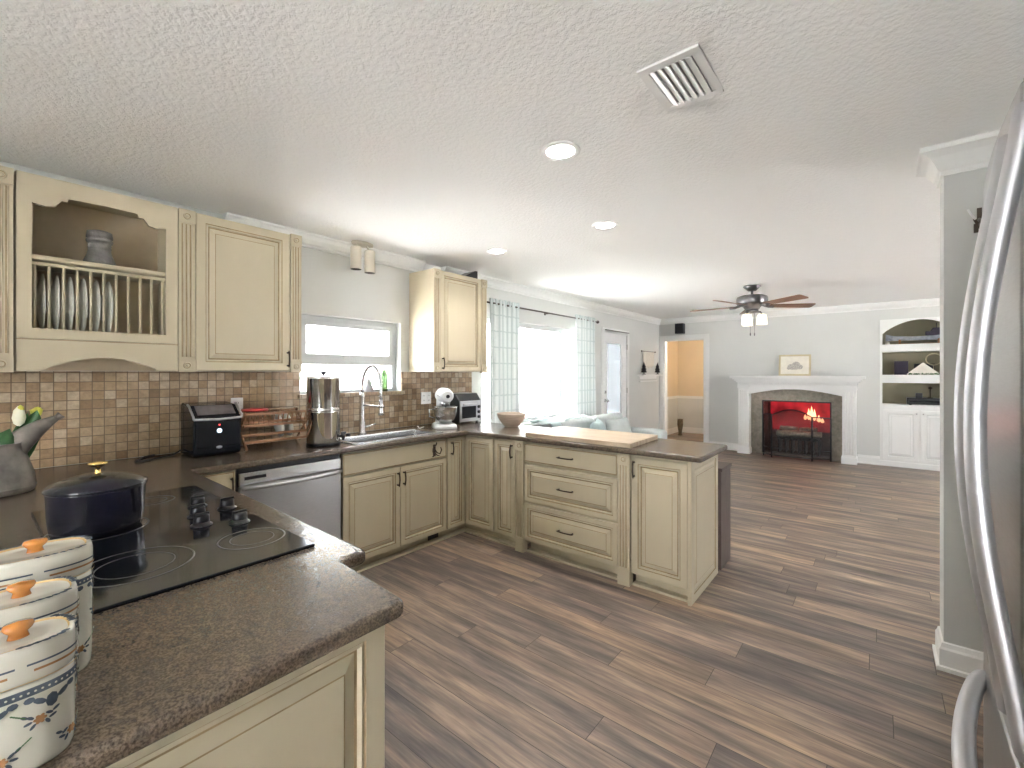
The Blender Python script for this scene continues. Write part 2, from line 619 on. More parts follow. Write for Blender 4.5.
def mat_curtain():
    m, nt, p = _nodes('sheer_plaid_curtain')
    out = nt.nodes['Material Output']
    tc = nt.nodes.new('ShaderNodeTexCoord')
    sx = nt.nodes.new('ShaderNodeSeparateXYZ')
    nt.links.new(tc.outputs['UV'], sx.inputs[0])

    def lines(sock, freq, width):
        a = nt.nodes.new('ShaderNodeMath'); a.operation = 'MULTIPLY'; a.inputs[1].default_value = freq
        nt.links.new(sock, a.inputs[0])
        b = nt.nodes.new('ShaderNodeMath'); b.operation = 'FRACT'
        nt.links.new(a.outputs[0], b.inputs[0])
        c = nt.nodes.new('ShaderNodeMath'); c.operation = 'LESS_THAN'; c.inputs[1].default_value = width
        nt.links.new(b.outputs[0], c.inputs[0])
        return c.outputs[0]
    l1 = lines(sx.outputs[0], 7, .10)
    l2 = lines(sx.outputs[1], 12, .09)
    mx = nt.nodes.new('ShaderNodeMath'); mx.operation = 'MAXIMUM'
    nt.links.new(l1, mx.inputs[0]); nt.links.new(l2, mx.inputs[1])
    col = _ramp(nt, mx.outputs[0], [(0, (.74, .78, .77)), (1, (.58, .64, .635))])
    d = nt.nodes.new('ShaderNodeBsdfDiffuse'); t = nt.nodes.new('ShaderNodeBsdfTranslucent'); tr = nt.nodes.new('ShaderNodeBsdfTransparent')
    nt.links.new(col, d.inputs[0]); nt.links.new(col, t.inputs[0])
    m1 = nt.nodes.new('ShaderNodeMixShader'); m1.inputs[0].default_value = .018
    nt.links.new(d.outputs[0], m1.inputs[1]); nt.links.new(t.outputs[0], m1.inputs[2])
    m2 = nt.nodes.new('ShaderNodeMixShader'); m2.inputs[0].default_value = .004
    nt.links.new(m1.outputs[0], m2.inputs[1]); nt.links.new(tr.outputs[0], m2.inputs[2])
    nt.links.new(m2.outputs[0], out.inputs[0])
    return m


M['curtain'] = mat_curtain()


def mat_shadeglass():
    # obscure glass of the garden door
    m, nt, p = _nodes('frosted_glass')
    out = nt.nodes['Material Output']
    t = nt.nodes.new('ShaderNodeBsdfTranslucent'); t.inputs[0].default_value = (.17, .175, .18, 1)
    tr = nt.nodes.new('ShaderNodeBsdfTransparent'); tr.inputs[0].default_value = (.85, .92, 1.0, 1)
    mx = nt.nodes.new('ShaderNodeMixShader'); mx.inputs[0].default_value = .05
    nt.links.new(t.outputs[0], mx.inputs[1]); nt.links.new(tr.outputs[0], mx.inputs[2])
    nt.links.new(mx.outputs[0], out.inputs[0])
    return m


M['frost'] = mat_shadeglass()

# ================================================================== room shell
WX = -3.38            # window wall
YF = 8.80             # fireplace wall
ZC = 2.455            # ceiling
WT = .15


def wall_grid(mb, a0, a1, z0, z1, holes, put, mat=0):
    As = sorted({a0, a1} | {h[0] for h in holes} | {h[1] for h in holes})
    Zs = sorted({z0, z1} | {h[2] for h in holes} | {h[3] for h in holes})
    for i in range(len(As) - 1):
        for j in range(len(Zs) - 1):
            ca, cz = (As[i] + As[i + 1]) / 2, (Zs[j] + Zs[j + 1]) / 2
            if any(h[0] < ca < h[1] and h[2] < cz < h[3] for h in holes):
                continue
            put(As[i], As[i + 1], Zs[j], Zs[j + 1], mat)


# openings
SW = (1.60, 2.53, 1.235, 1.855)      # sink window
BW = (3.62, 6.06, .77, 2.02)         # big window
DR = (6.45, 7.29, 0.0, 2.05)         # garden door
DW = (-3.285, -2.52, 0.0, 2.04)       # doorway in the fireplace wall
GX = (5.0, 6.8, 0.3, 2.2)            # glazed opening added for light, unseen, across the living room
BK = (-.35, .95, .1, 2.3)             # added dining-side window, unseen, placed for where its light falls

mb = MB(); mb.box(-3.95, 4.3, -3.4, 11.0, -.1, 0)
struct(mb.build('floor', M['floor']))
mb = MB(); mb.box(-3.95, 4.3, -3.4, 11.0, ZC, ZC + .1)
struct(mb.build('ceiling', M['ceiling']))
mb = MB()
wall_grid(mb, -3.4, YF, 0, ZC, [SW, BW, DR], lambda a, b, c, d, m: mb.box(WX - WT, WX, a, b, c, d, m))
struct(mb.build('wall_left', M['wall']))

# niches of the built-in sit in the fireplace wall
NI = (.06, .90)
mb = MB()
wall_grid(mb, -3.38 - WT, 4.3, 0, ZC, [DW, (NI[0], NI[1], .92, 2.20), (-1.545, -.565, .03, .93)], lambda a, b, c, d, m: mb.box(a, b, YF, YF + WT, c, d, m))
struct(mb.build('wall_far', M['wall']))
mb = MB()
wall_grid(mb, 2.93, 8.95, 0, ZC, [GX], lambda a, b, c, d, m: mb.box(4.15, 4.3, a, b, c, d, m))
struct(mb.build('wall_right', M['wall']))
mb = MB()
wall_grid(mb, -3.53, 1.15, 0, ZC, [BK], lambda a, b, c, d, m: mb.box(a, b, -3.4, -3.25, c, d, m))
struct(mb.build('wall_back', M['wall']))
mb = MB(); mb.box(1.0, 1.15, -3.25, 2.93, 0, ZC)
struct(mb.build('wall_kitchen_right', M['wall']))
mb = MB(); mb.box(.243, 4.15, 2.93, 3.095, 0, ZC)
struct(mb.build('wall_partition', M['wall']))
# hallway beyond the doorway
mb = MB(); mb.box(-3.90, -3.66, 8.95, 10.7, 0, ZC, 0); mb.box(-3.90, -3.38, 8.80, 8.95, 0, ZC, 0)
mb.box(-3.662, -3.645, 8.95, 10.7, .80, .86, 1); mb.box(-3.662, -3.648, 8.95, 10.7, 0, .13, 1); mb.box(-3.662, -3.657, 8.95, 10.7, .13, .80, 2)
struct(mb.build('wall_hall_left', [M['wall_beige'], M['trim'], M['wall']]))
mb = MB(); mb.box(-3.90, -1.6, 10.7, 10.85, 0, ZC, 0); mb.box(-3.66, -1.6, 10.68, 10.7, .80, .86, 1); mb.box(-3.66, -1.6, 10.683, 10.7, 0, .13, 1); mb.box(-3.66, -1.6, 10.695, 10.7, .13, .80, 2)
struct(mb.build('wall_hall_back', [M['wall_beige'], M['trim'], M['wall']]))
mb = MB(); mb.box(-1.75, -1.6, 9.35, 10.7, 0, ZC)
struct(mb.build('wall_hall_right', M['wall_beige']))

hd = bpy.data.lights.new('hall_fill_light', 'POINT'); hd.energy = 11; hd.color = (1, .78, .52); hd.shadow_soft_size = .1  # warm fill light added for the hallway, no fixture seen
ho = bpy.data.objects.new('hall_fill_light', hd); COL.objects.link(ho); ho.location = (-2.2, 9.75, 2.2)

# backsplash of small square stone tiles
mb = MB()
wall_grid(mb, -.25, 3.445, .905, 1.408, [(SW[0], SW[1], 1.22, 1.408)], lambda a, b, c, d, m: mb.box(WX, WX + .01, a, b, c, d, m))
struct(mb.build('wall_backsplash', M['tile']))

# crown mouldings: profile (out from wall, down from ceiling)
CROWN = [(0, 0), (.075, 0), (.075, -.012), (.062, -.022), (.052, -.045), (.030, -.072), (.014, -.082), (.014, -.098), (0, -.10)]


def crown_left(name, y0, y1):
    mb = MB()
    mb.prism([(WX + a, ZC + b) for a, b in CROWN], FY(), y0, y1)
    return struct(mb.build(name, M['trim']))


crown_left('trim_1', 1.09, 2.76)
crown_left('trim_2', 3.02, YF)
mb = MB(); mb.prism([(YF - a, ZC + b) for a, b in CROWN], FX(), WX, 4.15)
struct(mb.build('trim_3', M['trim']))
# crown capping the partition end: mitred loop round the corner
CR2 = [(0, -.125), (.012, -.125), (.012, -.105), (.022, -.098), (.030, -.080), (.050, -.045), (.075, -.026), (.086, -.022), (.086, 0), (0, 0)]
mb = MB()
X0, Y0, Y1 = .243, 2.93, 3.095
loop = []
for a, b in CR2:
    loop.append([(1.0, Y0 - a, ZC + b), (X0 - a, Y0 - a, ZC + b), (X0 - a, Y1 + a, ZC + b), (4.15, Y1 + a, ZC + b)])
n = len(loop)
for i in range(n - 1):
    for j in range(3):
        mb.add([loop[i][j], loop[i][j + 1], loop[i + 1][j + 1], loop[i + 1][j]], [(0, 1, 2, 3)])
struct(mb.build('trim_4', M['trim']))


# baseboards
def base_prof(mb, poly, fn, a, b): mb.prism(poly, fn, a, b)


BB = [(0, 0), (.026, 0), (.026, .018), (.016, .022), (.016, .098), (.011, .108), (.007, .125), (0, .13)]
mb = MB()
loop = [[(1.0, Y0 - a, b), (X0 - a, Y0 - a, b), (X0 - a, Y1 + a, b), (4.15, Y1 + a, b)] for a, b in BB]
for i in range(len(loop) - 1):
    for j in range(3):
        mb.add([loop[i][j], loop[i][j + 1], loop[i + 1][j + 1], loop[i + 1][j]], [(0, 1, 2, 3)])
struct(mb.build('baseboard_partition', M['trim']))
mb = MB()
for x0, x1 in ((-2.42, -1.90), (-.24, .03), (.95, 4.15)):
    mb.prism([(YF - a, b) for a, b in BB], FX(), x0, x1)
struct(mb.build('baseboard_far', M['trim']))
mb = MB()
for y0, y1 in ((3.35, 6.36), (7.38, 8.8)):
    mb.prism([(WX + a, b) for a, b in BB], FY(), y0, y1)
struct(mb.build('baseboard_left', M['trim']))

# doorway casing (cased opening in the fireplace wall)
mb = MB()
for x0, x1 in ((DW[0] - .085, DW[0]), (DW[1], DW[1] + .09)):
    mb.box(x0, x1, YF - .018, YF, 0, DW[3])
mb.box(DW[0] - .085, DW[1] + .09, YF - .018, YF, DW[3], DW[3] + .09)
mb.box(DW[0], DW[0] + .015, YF, YF + WT, 0, DW[3]); mb.box(DW[1] - .015, DW[1], YF, YF + WT, 0, DW[3]); mb.box(DW[0] + .015, DW[1] - .015, YF, YF + WT, DW[3] - .015, DW[3])
struct(mb.build('door_2', M['trim'], bevel=.004))

# ------------------------------------------------ sink window
mb = MB()
xo, xi = WX - .125, WX - .075
y0, y1, z0, z1 = SW
mb.box(xo, xi, y0, y1, z1 - .05, z1); mb.box(xo, xi, y0, y1, z0, z0 + .02)
mb.box(xo, xi, y0, y0 + .045, z0 + .02, z1 - .05); mb.box(xo, xi, y1 - .045, y1, z0 + .02, z1 - .05)
w1 = struct(mb.build('window_1', M['sash'], bevel=.004))
mb = MB()
mb.box(WX - .105, WX - .06, y0 + .04, y1 - .04, 1.466, 1.55); mb.box(WX - .105, WX - .06, y0 + .04, y0 + .085, 1.55, 1.78); mb.box(WX - .105, WX - .06, y1 - .085, y1 - .04, 1.55, 1.78)
mb.box(WX - .105, WX - .06, y0 + .04, y1 - .04, 1.78, 1.815)
mb.box(WX - .06, WX - .045, 2.0, 2.09, 1.505, 1.535)
mb.build('sash', M['sash'], parent=w1, bevel=.003)
mb = MB(); mb.box(WX - .09, WX - .086, y0 + .04, y1 - .04, z0 + .02, z1 - .05)
mb.build('pane', M['pane'], parent=w1)
mb = MB(); mb.box(WX - .125, WX + .04, y0 - .015, y1 + .03, z0 - .028, z0)
struct(mb.build('sill_ledge', M['tile']))['kind'] = 'structure'

# ------------------------------------------------ big window
y0, y1, z0, z1 = BW
mb = MB()
xo, xi = WX - .12, WX - .05
for yy0, yy1 in ((y0, y0 + .05), (y1 - .05, y1), (4.17, 4.25), (5.235, 5.32)):
    mb.box(xo, xi, yy0, yy1, z0 + .06, z1 - .055)
mb.box(xo, xi, y0, y1, z1 - .055, z1); mb.box(xo, xi, y0, y1, z0, z0 + .06)
w2 = struct(mb.build('window_2', M['sash'], bevel=.004))
mb = MB(); mb.box(WX - .09, WX - .086, y0 + .04, y1 - .04, z0 + .05, z1 - .05)
mb.build('pane', M['pane'], parent=w2)
mb = MB(); mb.box(WX - .05, WX + .035, y0 - .03, y1 + .03, z0 - .03, z0 + .005)
mb.build('window_sill', M['trim'], parent=w2, bevel=.004)

# ------------------------------------------------ garden door
y0, y1, z0, z1 = DR
mb = MB()
for yy0, yy1 in ((y0 - .075, y0), (y1, y1 + .075)):
    mb.box(WX, WX + .018, yy0, yy1, 0, z1)
mb.box(WX, WX + .018, y0 - .075, y1 + .075, z1, z1 + .075)
struct(mb.build('trim_5', M['trim'], bevel=.004))
mb = MB()
gy0, gy1, gz0, gz1 = 6.565, 7.10, .28, 1.88
wall_grid(mb, y0 + .003, y1 - .003, .01, z1 - .003, [(gy0, gy1, gz0, gz1)], lambda a, b, c, d, m: mb.box(WX - .05, WX - .005, a, b, c, d, m))
d1 = struct(mb.build('door_1', M['white']))
mb = MB()
for a, b, c, d in ((gy0 - .03, gy0, gz0 - .03, gz1 + .03), (gy1, gy1 + .03, gz0 - .03, gz1 + .03)):
    mb.box(WX - .006, WX + .006, a, b, c, d)
mb.box(WX - .006, WX + .006, gy0, gy1, gz1, gz1 + .03); mb.box(WX - .006, WX + .006, gy0, gy1, gz0 - .03, gz0)
mb.build('door_lite_frame', M['white'], parent=d1, bevel=.003)
mb = MB(); mb.box(WX - .03, WX - .025, gy0, gy1, gz0, gz1); mb.build('pane', M['frost'], parent=d1)
mb = MB(); mb.lathe([(.026, 0), (.026, .008), (.010, .012), (.010, .035), (.024, .045), (.027, .058), (.018, .07)], (WX - .005, 6.495, .955), 16, M=roty(R(90))); mb.build('door_knob', M['steelh'], parent=d1)
mb = MB(); mb.lathe([(.024, 0), (.024, .014), (.012, .018)], (WX - .005, 6.495, 1.09), 16, M=roty(R(90))); mb.build('deadbolt', M['steelh'], parent=d1)
for hz in (.30, 1.05, 1.80):
    mb = MB(); mb.box(WX - .006, WX + .020, y1 - .012, y1 + .006, hz, hz + .09); mb.build('hinge', M['steelh'], parent=d1)
mb = MB(); mb.tube([(WX + .04, 6.44, 2.085), (WX + .04, 7.30, 2.085)], .009, 8)
for yy in (6.47, 7.27):
    mb.tube([(WX + .015, yy, 2.085), (WX + .04, yy, 2.085)], .006, 8)
tag(mb.build('short_curtain_rod', M['curtainrod'], loc=(WX, 6.87, 2.08)), 'thin bare dark rod mounted above the white garden door', 'curtain rod')

# unseen openings added to light the room: living-room glazing and dining window
y0, y1, z0, z1 = GX
mb = MB()
for yy in (y0, (y0 + y1) / 2 - .03, y1 - .06):
    mb.box(4.18, 4.24, yy, yy + .06, z0 + .05, z1 - .06)
mb.box(4.18, 4.24, y0, y1, z1 - .06, z1); mb.box(4.18, 4.24, y0, y1, z0, z0 + .05)
w3 = struct(mb.build('window_added_living', M['sash']))
mb = MB(); mb.box(4.205, 4.21, y0, y1, z0 + .05, z1 - .06); mb.build('pane', M['pane'], parent=w3)
x0, x1, z0, z1 = BK
mb = MB()
for xx in (x0, (x0 + x1) / 2 - .03, x1 - .06):
    mb.box(xx, xx + .06, -3.36, -3.30, z0 + .06, z1 - .06)
mb.box(x0, x1, -3.36, -3.30, z1 - .06, z1); mb.box(x0, x1, -3.36, -3.30, z0, z0 + .06)
w4 = struct(mb.build('window_added_dining', M['sash']))
mb = MB(); mb.box(x0, x1, -3.335, -3.33, z0 + .05, z1 - .05); mb.build('pane', M['pane'], parent=w4)

# outside: patio slab, neighbour wall and planting
mb = MB(); mb.box(4.3, 14, -6, 18, -.12, -.02); mb.box(-3.95, 4.3, -12, -3.4, -.12, -.02); mb.box(-12, -3.95, -6, 18, -.12, -.02); mb.box(-3.95, -3.53, -6, 8.7, -.12, -.02)
struct(mb.build('patio_ground', M['concrete']))
mb = MB(); mb.box(-7.6, -3.53, 3.1, 9.0, 2.50, 2.60); mb.box(4.3, 6.0, 3.5, 8.6, 2.50, 2.60)  # overhangs added to shade the ground and cut light at the windows
struct(mb.build('light_blocking_eave', M['trim']))

# ================================================================== cabinet kit
CR = [M['cream'], M['glaze'], M['cream_in']]
UX, UY, UZ = Vector((1, 0, 0)), Vector((0, 1, 0)), Vector((0, 0, 1))


def pull(parent, c, axis, nrm, L=.10, name='handle', mat=None):
    """slim antique bar pull centred at c"""
    c, axis, nrm = Vector(c), Vector(axis), Vector(nrm)
    mb = MB()
    a, b = c - axis * L / 2, c + axis * L / 2
    for e in (a, b):
        mb.tube([e, e + nrm * .026], [.0065, .0045], 8)
    pts = [a + nrm * .020 - axis * .012]
    for k in range(9):
        s = k / 8
        pts.append(a.lerp(b, s) + nrm * (.024 + .006 * math.sin(PI * s)))
    pts.append(b + nrm * .020 + axis * .012)
    mb.tube(pts, [.003] + [.0052] * 9 + [.003], 8)
    return mb.build(name, mat or M['bronze'], parent=parent)


def door_x(parent, x, y0, y1, z0, z1, fr=.05, name='door', t=.02):
    mb = MB(); mb.panel((x - t, y0, z0), UY, UZ, UX, y1 - y0, z1 - z0, t, fr)
    return mb.build(name, CR, parent=parent)


def door_y(parent, y, x0, x1, z0, z1, fr=.05, name='door', raised=True, t=.02):
    mb = MB(); mb.panel((x0, y + t, z0), UX, UZ, -UY, x1 - x0, z1 - z0, t, fr, raised=raised)
    return mb.build(name, CR, parent=parent)


def rosette(mb, c, nrm, r=.017):
    c, nrm = Vector(c), Vector(nrm)
    Mx = nrm.to_track_quat('Z', 'Y').to_matrix()
    mb.lathe([(r, 0), (r, .004, 1), (r * .75, .007, 0), (r * .62, .004, 1), (r * .45, .004, 0), (r * .3, .008, 0), (.001, .009, 0)], c, 16, 0, Mx)


def pilaster_x(parent, x, y0, y1, z0, z1, block=.075, name='pilaster', deep=.02, foot=False):
    """fluted strip facing +X with rosette blocks"""
    mb = MB(); w = y1 - y0
    mb.box(x - deep, x, y0, y1, z0, z1)
    mb.box(x, x + .006, y0 - .001, y1 + .001, z1 - block, z1)
    mb.box(x, x + .006, y0 - .001, y1 + .001, z0, z0 + block * (1.5 if foot else 1))
    if not foot:
        rosette(mb, (x + .006, (y0 + y1) / 2, z0 + block / 2), UX, min(.019, w * .27))
    rosette(mb, (x + .006, (y0 + y1) / 2, z1 - block / 2), UX, min(.019, w * .27))
    k = 3
    for i in range(k):
        yc = y0 + w * (i + 1) / (k + 1)
        mb.box(x, x + .0012, yc - .0055, yc - .0010, z0 + block * 1.15, z1 - block * 1.1, 1)
        mb.tube([(x, yc + .003, z0 + block * 1.15), (x, yc + .003, z1 - block * 1.1)], .004, 6, 0)
    return mb.build(name, CR, parent=parent)


def pilaster_y(parent, y, x0, x1, z0, z1, block=.075, name='pilaster', deep=.02):
    mb = MB(); w = x1 - x0
    mb.box(x0, x1, y, y + deep, z0, z1)
    mb.box(x0 - .001, x1 + .001, y - .006, y, z1 - block, z1)
    mb.box(x0 - .001, x1 + .001, y - .006, y, z0, z0 + block * 1.6)
    rosette(mb, ((x0 + x1) / 2, y - .006, z1 - block / 2), -UY, min(.019, w * .25))
    for i in range(3):
        xc = x0 + w * (i + 1) / 4
        mb.box(xc - .0055, xc - .0010, y - .0012, y, z0 + block * 1.7, z1 - block * 1.1, 1)
        mb.tube([(xc + .003, y, z0 + block * 1.7), (xc + .003, y, z1 - block * 1.1)], .004, 6, 0)
    return mb.build(name, CR, parent=parent)


FXF = -2.775      # face plane of the window run
FYF = 2.753       # face plane of the peninsula
ZU = .868         # top of the base carcasses


def toe_x(parent, y0, y1):
    mb = MB(); mb.box(-3.36, -2.86, y0, y1, .002, .085); mb.box(-2.86, -2.808, y0, y1, .002, .016)
    return mb.build('toe_kick', CR, parent=parent)


def toe_y(parent, x0, x1):
    mb = MB(); mb.box(x0, x1, 2.838, 3.30, .002, .085); mb.box(x0, x1, 2.783, 2.838, .002, .016)
    return mb.build('toe_kick', CR, parent=parent)


# ---- drawer base beside the dishwasher
c = thing('base_cabinet', (-3.08, .86, 0), 'cream base cabinet in the corner, left of the dishwasher, mostly hidden by the cooktop counter', 'cabinet')
mb = MB(); mb.box(-3.37, -2.797, .74, .966, .086, ZU); mb.build('carcass', CR, parent=c)
toe_x(c, .74, .966)
mb = MB(); mb.panel((-2.797, .765, .705), UY, UZ, UX, .193, .148, .02, .03, raised=False); dw_ = mb.build('drawer', CR, parent=c)
pull(dw_, (FXF, .938, .775), UZ, UX, .07)
door_x(c, FXF, .765, .958, .095, .69)

# ---- dishwasher
c = thing('dishwasher', (-3.08, 1.285, 0), 'stainless steel dishwasher with bowed bar handle under the window counter', 'dishwasher')
mb = MB(); mb.box(-3.36, -2.80, .972, 1.598, .02, .862); mb.build('tub_body', M['black'], parent=c)
mb = MB(); mb.box(-2.80, -2.772, .978, 1.592, .11, .755); mb.build('door_panel', M['steel'], parent=c, bevel=.004)
mb = MB(); mb.box(-2.80, -2.775, .978, 1.592, .758, .832); mb.build('control_strip', M['steelh'], parent=c, bevel=.004)
mb = MB(); mb.box(-2.777, -2.7735, 1.005, 1.12, .790, .808); mb.build('display', M['black'], parent=c)
mb = MB(); pts = []
for k in range(15):
    s = k / 14
    pts.append((-2.772 + .012 + .042 * math.sin(PI * s) ** .6, .985 + .60 * s, .748))
mb.tube(pts, .014, 10); mb.build('handle', M['handle'], parent=c)
mb = MB(); mb.box(-2.85, -2.835, .975, 1.595, .004, .105); mb.build('kick_plate', M['black'], parent=c)

# ---- sink base
c = thing('sink_cabinet', (-3.08, 2.07, 0), 'cream double-door sink cabinet with false drawer front below the steel sink', 'cabinet')
mb = MB(); mb.box(-3.36, -2.797, 1.60, 1.62, .086, ZU); mb.box(-3.36, -2.797, 2.525, 2.545, .086, ZU); mb.box(-3.36, -2.797, 1.60, 2.545, .086, .105); mb.box(-2.82, -2.797, 1.60, 2.545, .086, ZU)
mb.build('carcass', CR, parent=c)
toe_x(c, 1.60, 2.545)
mb = MB(); mb.panel((-2.797, 1.608, .702), UY, UZ, UX, .93, .148, .02, .03, raised=False); mb.build('false_drawer_front', CR, parent=c)
dA = door_x(c, FXF, 1.608, 2.071, .094, .692); pull(dA, (FXF, 2.048, .605), UZ, UX, .085)
dB = door_x(c, FXF, 2.077, 2.538, .094, .692); pull(dB, (FXF, 2.102, .605), UZ, UX, .085)
mb = MB(); mb.box(-2.86, -2.856, 2.41, 2.52, .022, .07, 0)
for i in range(5):
    mb.box(-2.857, -2.852, 2.415, 2.515, .027 + i * .009, .030 + i * .009, 0)
mb.build('toe_vent', M['black'], parent=c)

# wrought hook on the false front
mb = MB()
cy, cz = 2.405, .775
mb.box(FXF, FXF + .004, cy - .012, cy + .012, cz - .05, cz + .045)
for s in (-1, 1):
    mb.tube([(FXF + .004, cy, cz + .01), (FXF + .02, cy + s * .012, cz - .02), (FXF + .035, cy + s * .032, cz - .03), (FXF + .038, cy + s * .045, cz + .0), (FXF + .032, cy + s * .040, cz + .022)], [.005, .005, .005, .005, .004], 8)
    mb.tube([(FXF + .004, cy, cz - .02), (FXF + .018, cy + s * .02, cz - .045), (FXF + .024, cy + s * .035, cz - .045)], .004, 8)
mb.tube([(FXF + .004, cy, cz + .03), (FXF + .025, cy, cz + .045), (FXF + .03, cy, cz + .065)], .0045, 8)
tag(mb.build('towel_hook', M['bronze'], loc=(FXF, cy, cz)), 'black wrought double hook fixed to the false drawer front below the sink', 'hook')

# ---- corner cabinet with one leaf on each run
c = thing('corner_cabinet', (-2.9, 3.0, 0), 'cream inside-corner cabinet with two narrow raised-panel leaves meeting at the corner', 'cabinet')
mb = MB(); mb.box(-3.36, -2.797, 2.549, 3.31, .086, ZU); mb.box(-2.797, -2.443, 2.775, 3.31, .086, ZU); mb.build('carcass', CR, parent=c)
mb = MB(); mb.box(-3.36, -2.86, 2.549, 3.30, .002, .085); mb.box(-2.86, -2.808, 2.549, 2.838, .002, .016); mb.box(-2.86, -2.443, 2.838, 3.30, .002, .085); mb.box(-2.808, -2.443, 2.783, 2.838, .002, .016)
mb.build('toe_kick', CR, parent=c)
d_ = door_x(c, FXF, 2.555, 2.745, .094, .852, .042); pull(d_, (FXF, 2.592, .765), UZ, UX, .09)
door_y(c, FYF, -2.765, -2.452, .094, .852, .05)

# ---- narrow peninsula cabinet
c = thing('narrow_cabinet', (-2.33, 3.04, 0), 'narrow cream peninsula cabinet with one tall door, between corner and drawers', 'cabinet')
mb = MB(); mb.box(-2.440, -2.213, 2.775, 3.31, .086, ZU); mb.build('carcass', CR, parent=c)
toe_y(c, -2.440, -2.213)
d_ = door_y(c, FYF, -2.430, -2.219, .094, .852, .045); pull(d_, (-2.246, FYF, .775), UZ, -UY, .09)

# ---- drawer bank
c = thing('drawer_cabinet', (-1.77, 3.04, 0), 'cream three-drawer peninsula cabinet flanked by fluted pilasters', 'cabinet')
mb = MB(); mb.box(-2.210, -1.250, 2.775, 3.31, .086, ZU); mb.build('carcass', CR, parent=c)
toe_y(c, -2.125, -1.335)
pilaster_y(c, 2.748, -2.207, -2.130, .002, .866, .07, deep=.055)
pilaster_y(c, 2.748, -1.335, -1.253, .002, .866, .07, deep=.055)
for z0_, z1_, rs, hz in ((.712, .852, False, .782), (.408, .690, True, .549), (.105, .389, True, .247)):
    dd = door_y(c, FYF, -2.124, -1.342, z0_, z1_, .045, 'drawer', rs)
    pull(dd, (-1.745, FYF, hz), UX, -UY, .115)

# ---- end cabinet of the peninsula
c = thing('end_cabinet', (-1.05, 3.04, 0), 'cream cabinet at the free end of the peninsula with door and panelled side', 'cabinet')
mb = MB(); mb.box(-1.248, -.882, 2.775, 3.31, .086, ZU); mb.build('carcass', CR, parent=c)
toe_y(c, -1.248, -.882)
d_ = door_y(c, FYF, -1.241, -.885, .094, .852, .055); pull(d_, (-1.222, FYF, .775), UZ, -UY, .09)
mb = MB(); mb.box(-.882, -.868, 2.750, 3.327, .002, .866)
mb.panel((-.868, 2.75, .002), UY, UZ, UX, .577, .864, .008, .065)
mb.build('end_panel', CR, parent=c)

# ---- near run under the cooktop
c = thing('cooktop_cabinet', (-1.9, .2, 0), 'cream base cabinet with raised end panel under the cooktop counter, nearest the camera', 'cabinet')
mb = MB(); mb.box(-2.74, -1.16, -.22, .68, .09, ZU); mb.box(-3.36, -2.745, -.22, .735, .09, ZU); mb.box(-1.158, -.892, -.22, .585, .09, ZU); mb.box(-2.70, -1.2, -.2, .62, .002, .09); mb.box(-1.2, -.95, -.2, .52, .002, .09)
mb.build('carcass', CR, parent=c)
mb = MB(); mb.box(-.890, -.876, -.235, .602, .002, ZU); mb.panel((-.876, -.235, .002), UY, UZ, UX, .837, .866, .016, .062)
mb.build('end_panel', CR, parent=c)
for i in range(4):
    xa = -2.70 + i * .385
    mb = MB(); mb.panel((xa, .682, .10), UX, UZ, UY, .375, .74, .02, .05); d_ = mb.build('door', CR, parent=c)
    pull(d_, (xa + (.35 if i % 2 == 0 else .025), .702, .75), UZ, UY, .09)

# ================================================================== worktop (one continuous piece with a sink cut-out)
ZT = .905


def rounded(pts, rad):
    out = []
    n = len(pts)
    for i, p in enumerate(pts):
        r = rad[i]
        p = Vector((*p, 0)); a = Vector((*pts[i - 1], 0)); b = Vector((*pts[(i + 1) % n], 0))
        if r <= 0:
            out.append((p.x, p.y)); continue
        da = (a - p).normalized(); db = (b - p).normalized()
        for k in range(7):
            s = k / 6
            q = (p + da * r) * (1 - s) ** 2 + p * 2 * s * (1 - s) + (p + db * r) * s ** 2
            out.append((q.x, q.y))
    return out


def flat_solid(outlines, z0, z1, bevel, res=3):
    cu = bpy.data.curves.new('outline', 'CURVE')
    cu.dimensions = '2D'
    cu.fill_mode = 'BOTH'
    cu.extrude = (z1 - z0) / 2 - bevel
    cu.bevel_depth = bevel
    cu.bevel_resolution = res
    cu.offset = -bevel
    for pts in outlines:
        sp = cu.splines.new('POLY')
        sp.points.add(len(pts) - 1)
        for q, p in zip(sp.points, pts):
            q.co = (p[0], p[1], 0, 1)
        sp.use_cyclic_u = True
    ob = bpy.data.objects.new('outline', cu)
    COL.objects.link(ob)
    dg = bpy.context.evaluated_depsgraph_get()
    me = bpy.data.meshes.new_from_object(ob.evaluated_get(dg))
    vs = [Vector((v.co.x, v.co.y, v.co.z + (z0 + z1) / 2)) for v in me.vertices]
    fs = [list(p.vertices) for p in me.polygons]
    bpy.data.objects.remove(ob)
    bpy.data.curves.remove(cu)
    bpy.data.meshes.remove(me)
    mb = MB()
    mb.add(vs, fs)
    return mb


WXc = WX + .0105
outer = [(WXc, -.25), (-.795, -.25), (-.795, .612), (-1.105, .632), (-1.095, .715), (-2.715, .735), (-2.715, 2.727), (-.796, 2.727), (-.796, 3.335), (WXc, 3.335)]
rad = [0, .03, .025, .02, .035, .02, .02, .03, .03, 0]
SINK = (-3.135, -2.815, 1.73, 2.50)
hole = [(SINK[0], SINK[2]), (SINK[0], SINK[3]), (SINK[1], SINK[3]), (SINK[1], SINK[2])]
mb = flat_solid([rounded(outer, rad), rounded(hole, [.03] * 4)], ZU + .001, ZT, .012)
tag(mb.build('countertop', M['counter'], loc=(-2.0, 1.5, ZU)), 'continuous U-shaped brown speckled stone countertop on the cream cabinets', 'countertop')

# ================================================================== upper cabinets on the window wall
XU = -3.03
ZB, ZTOP = 1.410, 2.322


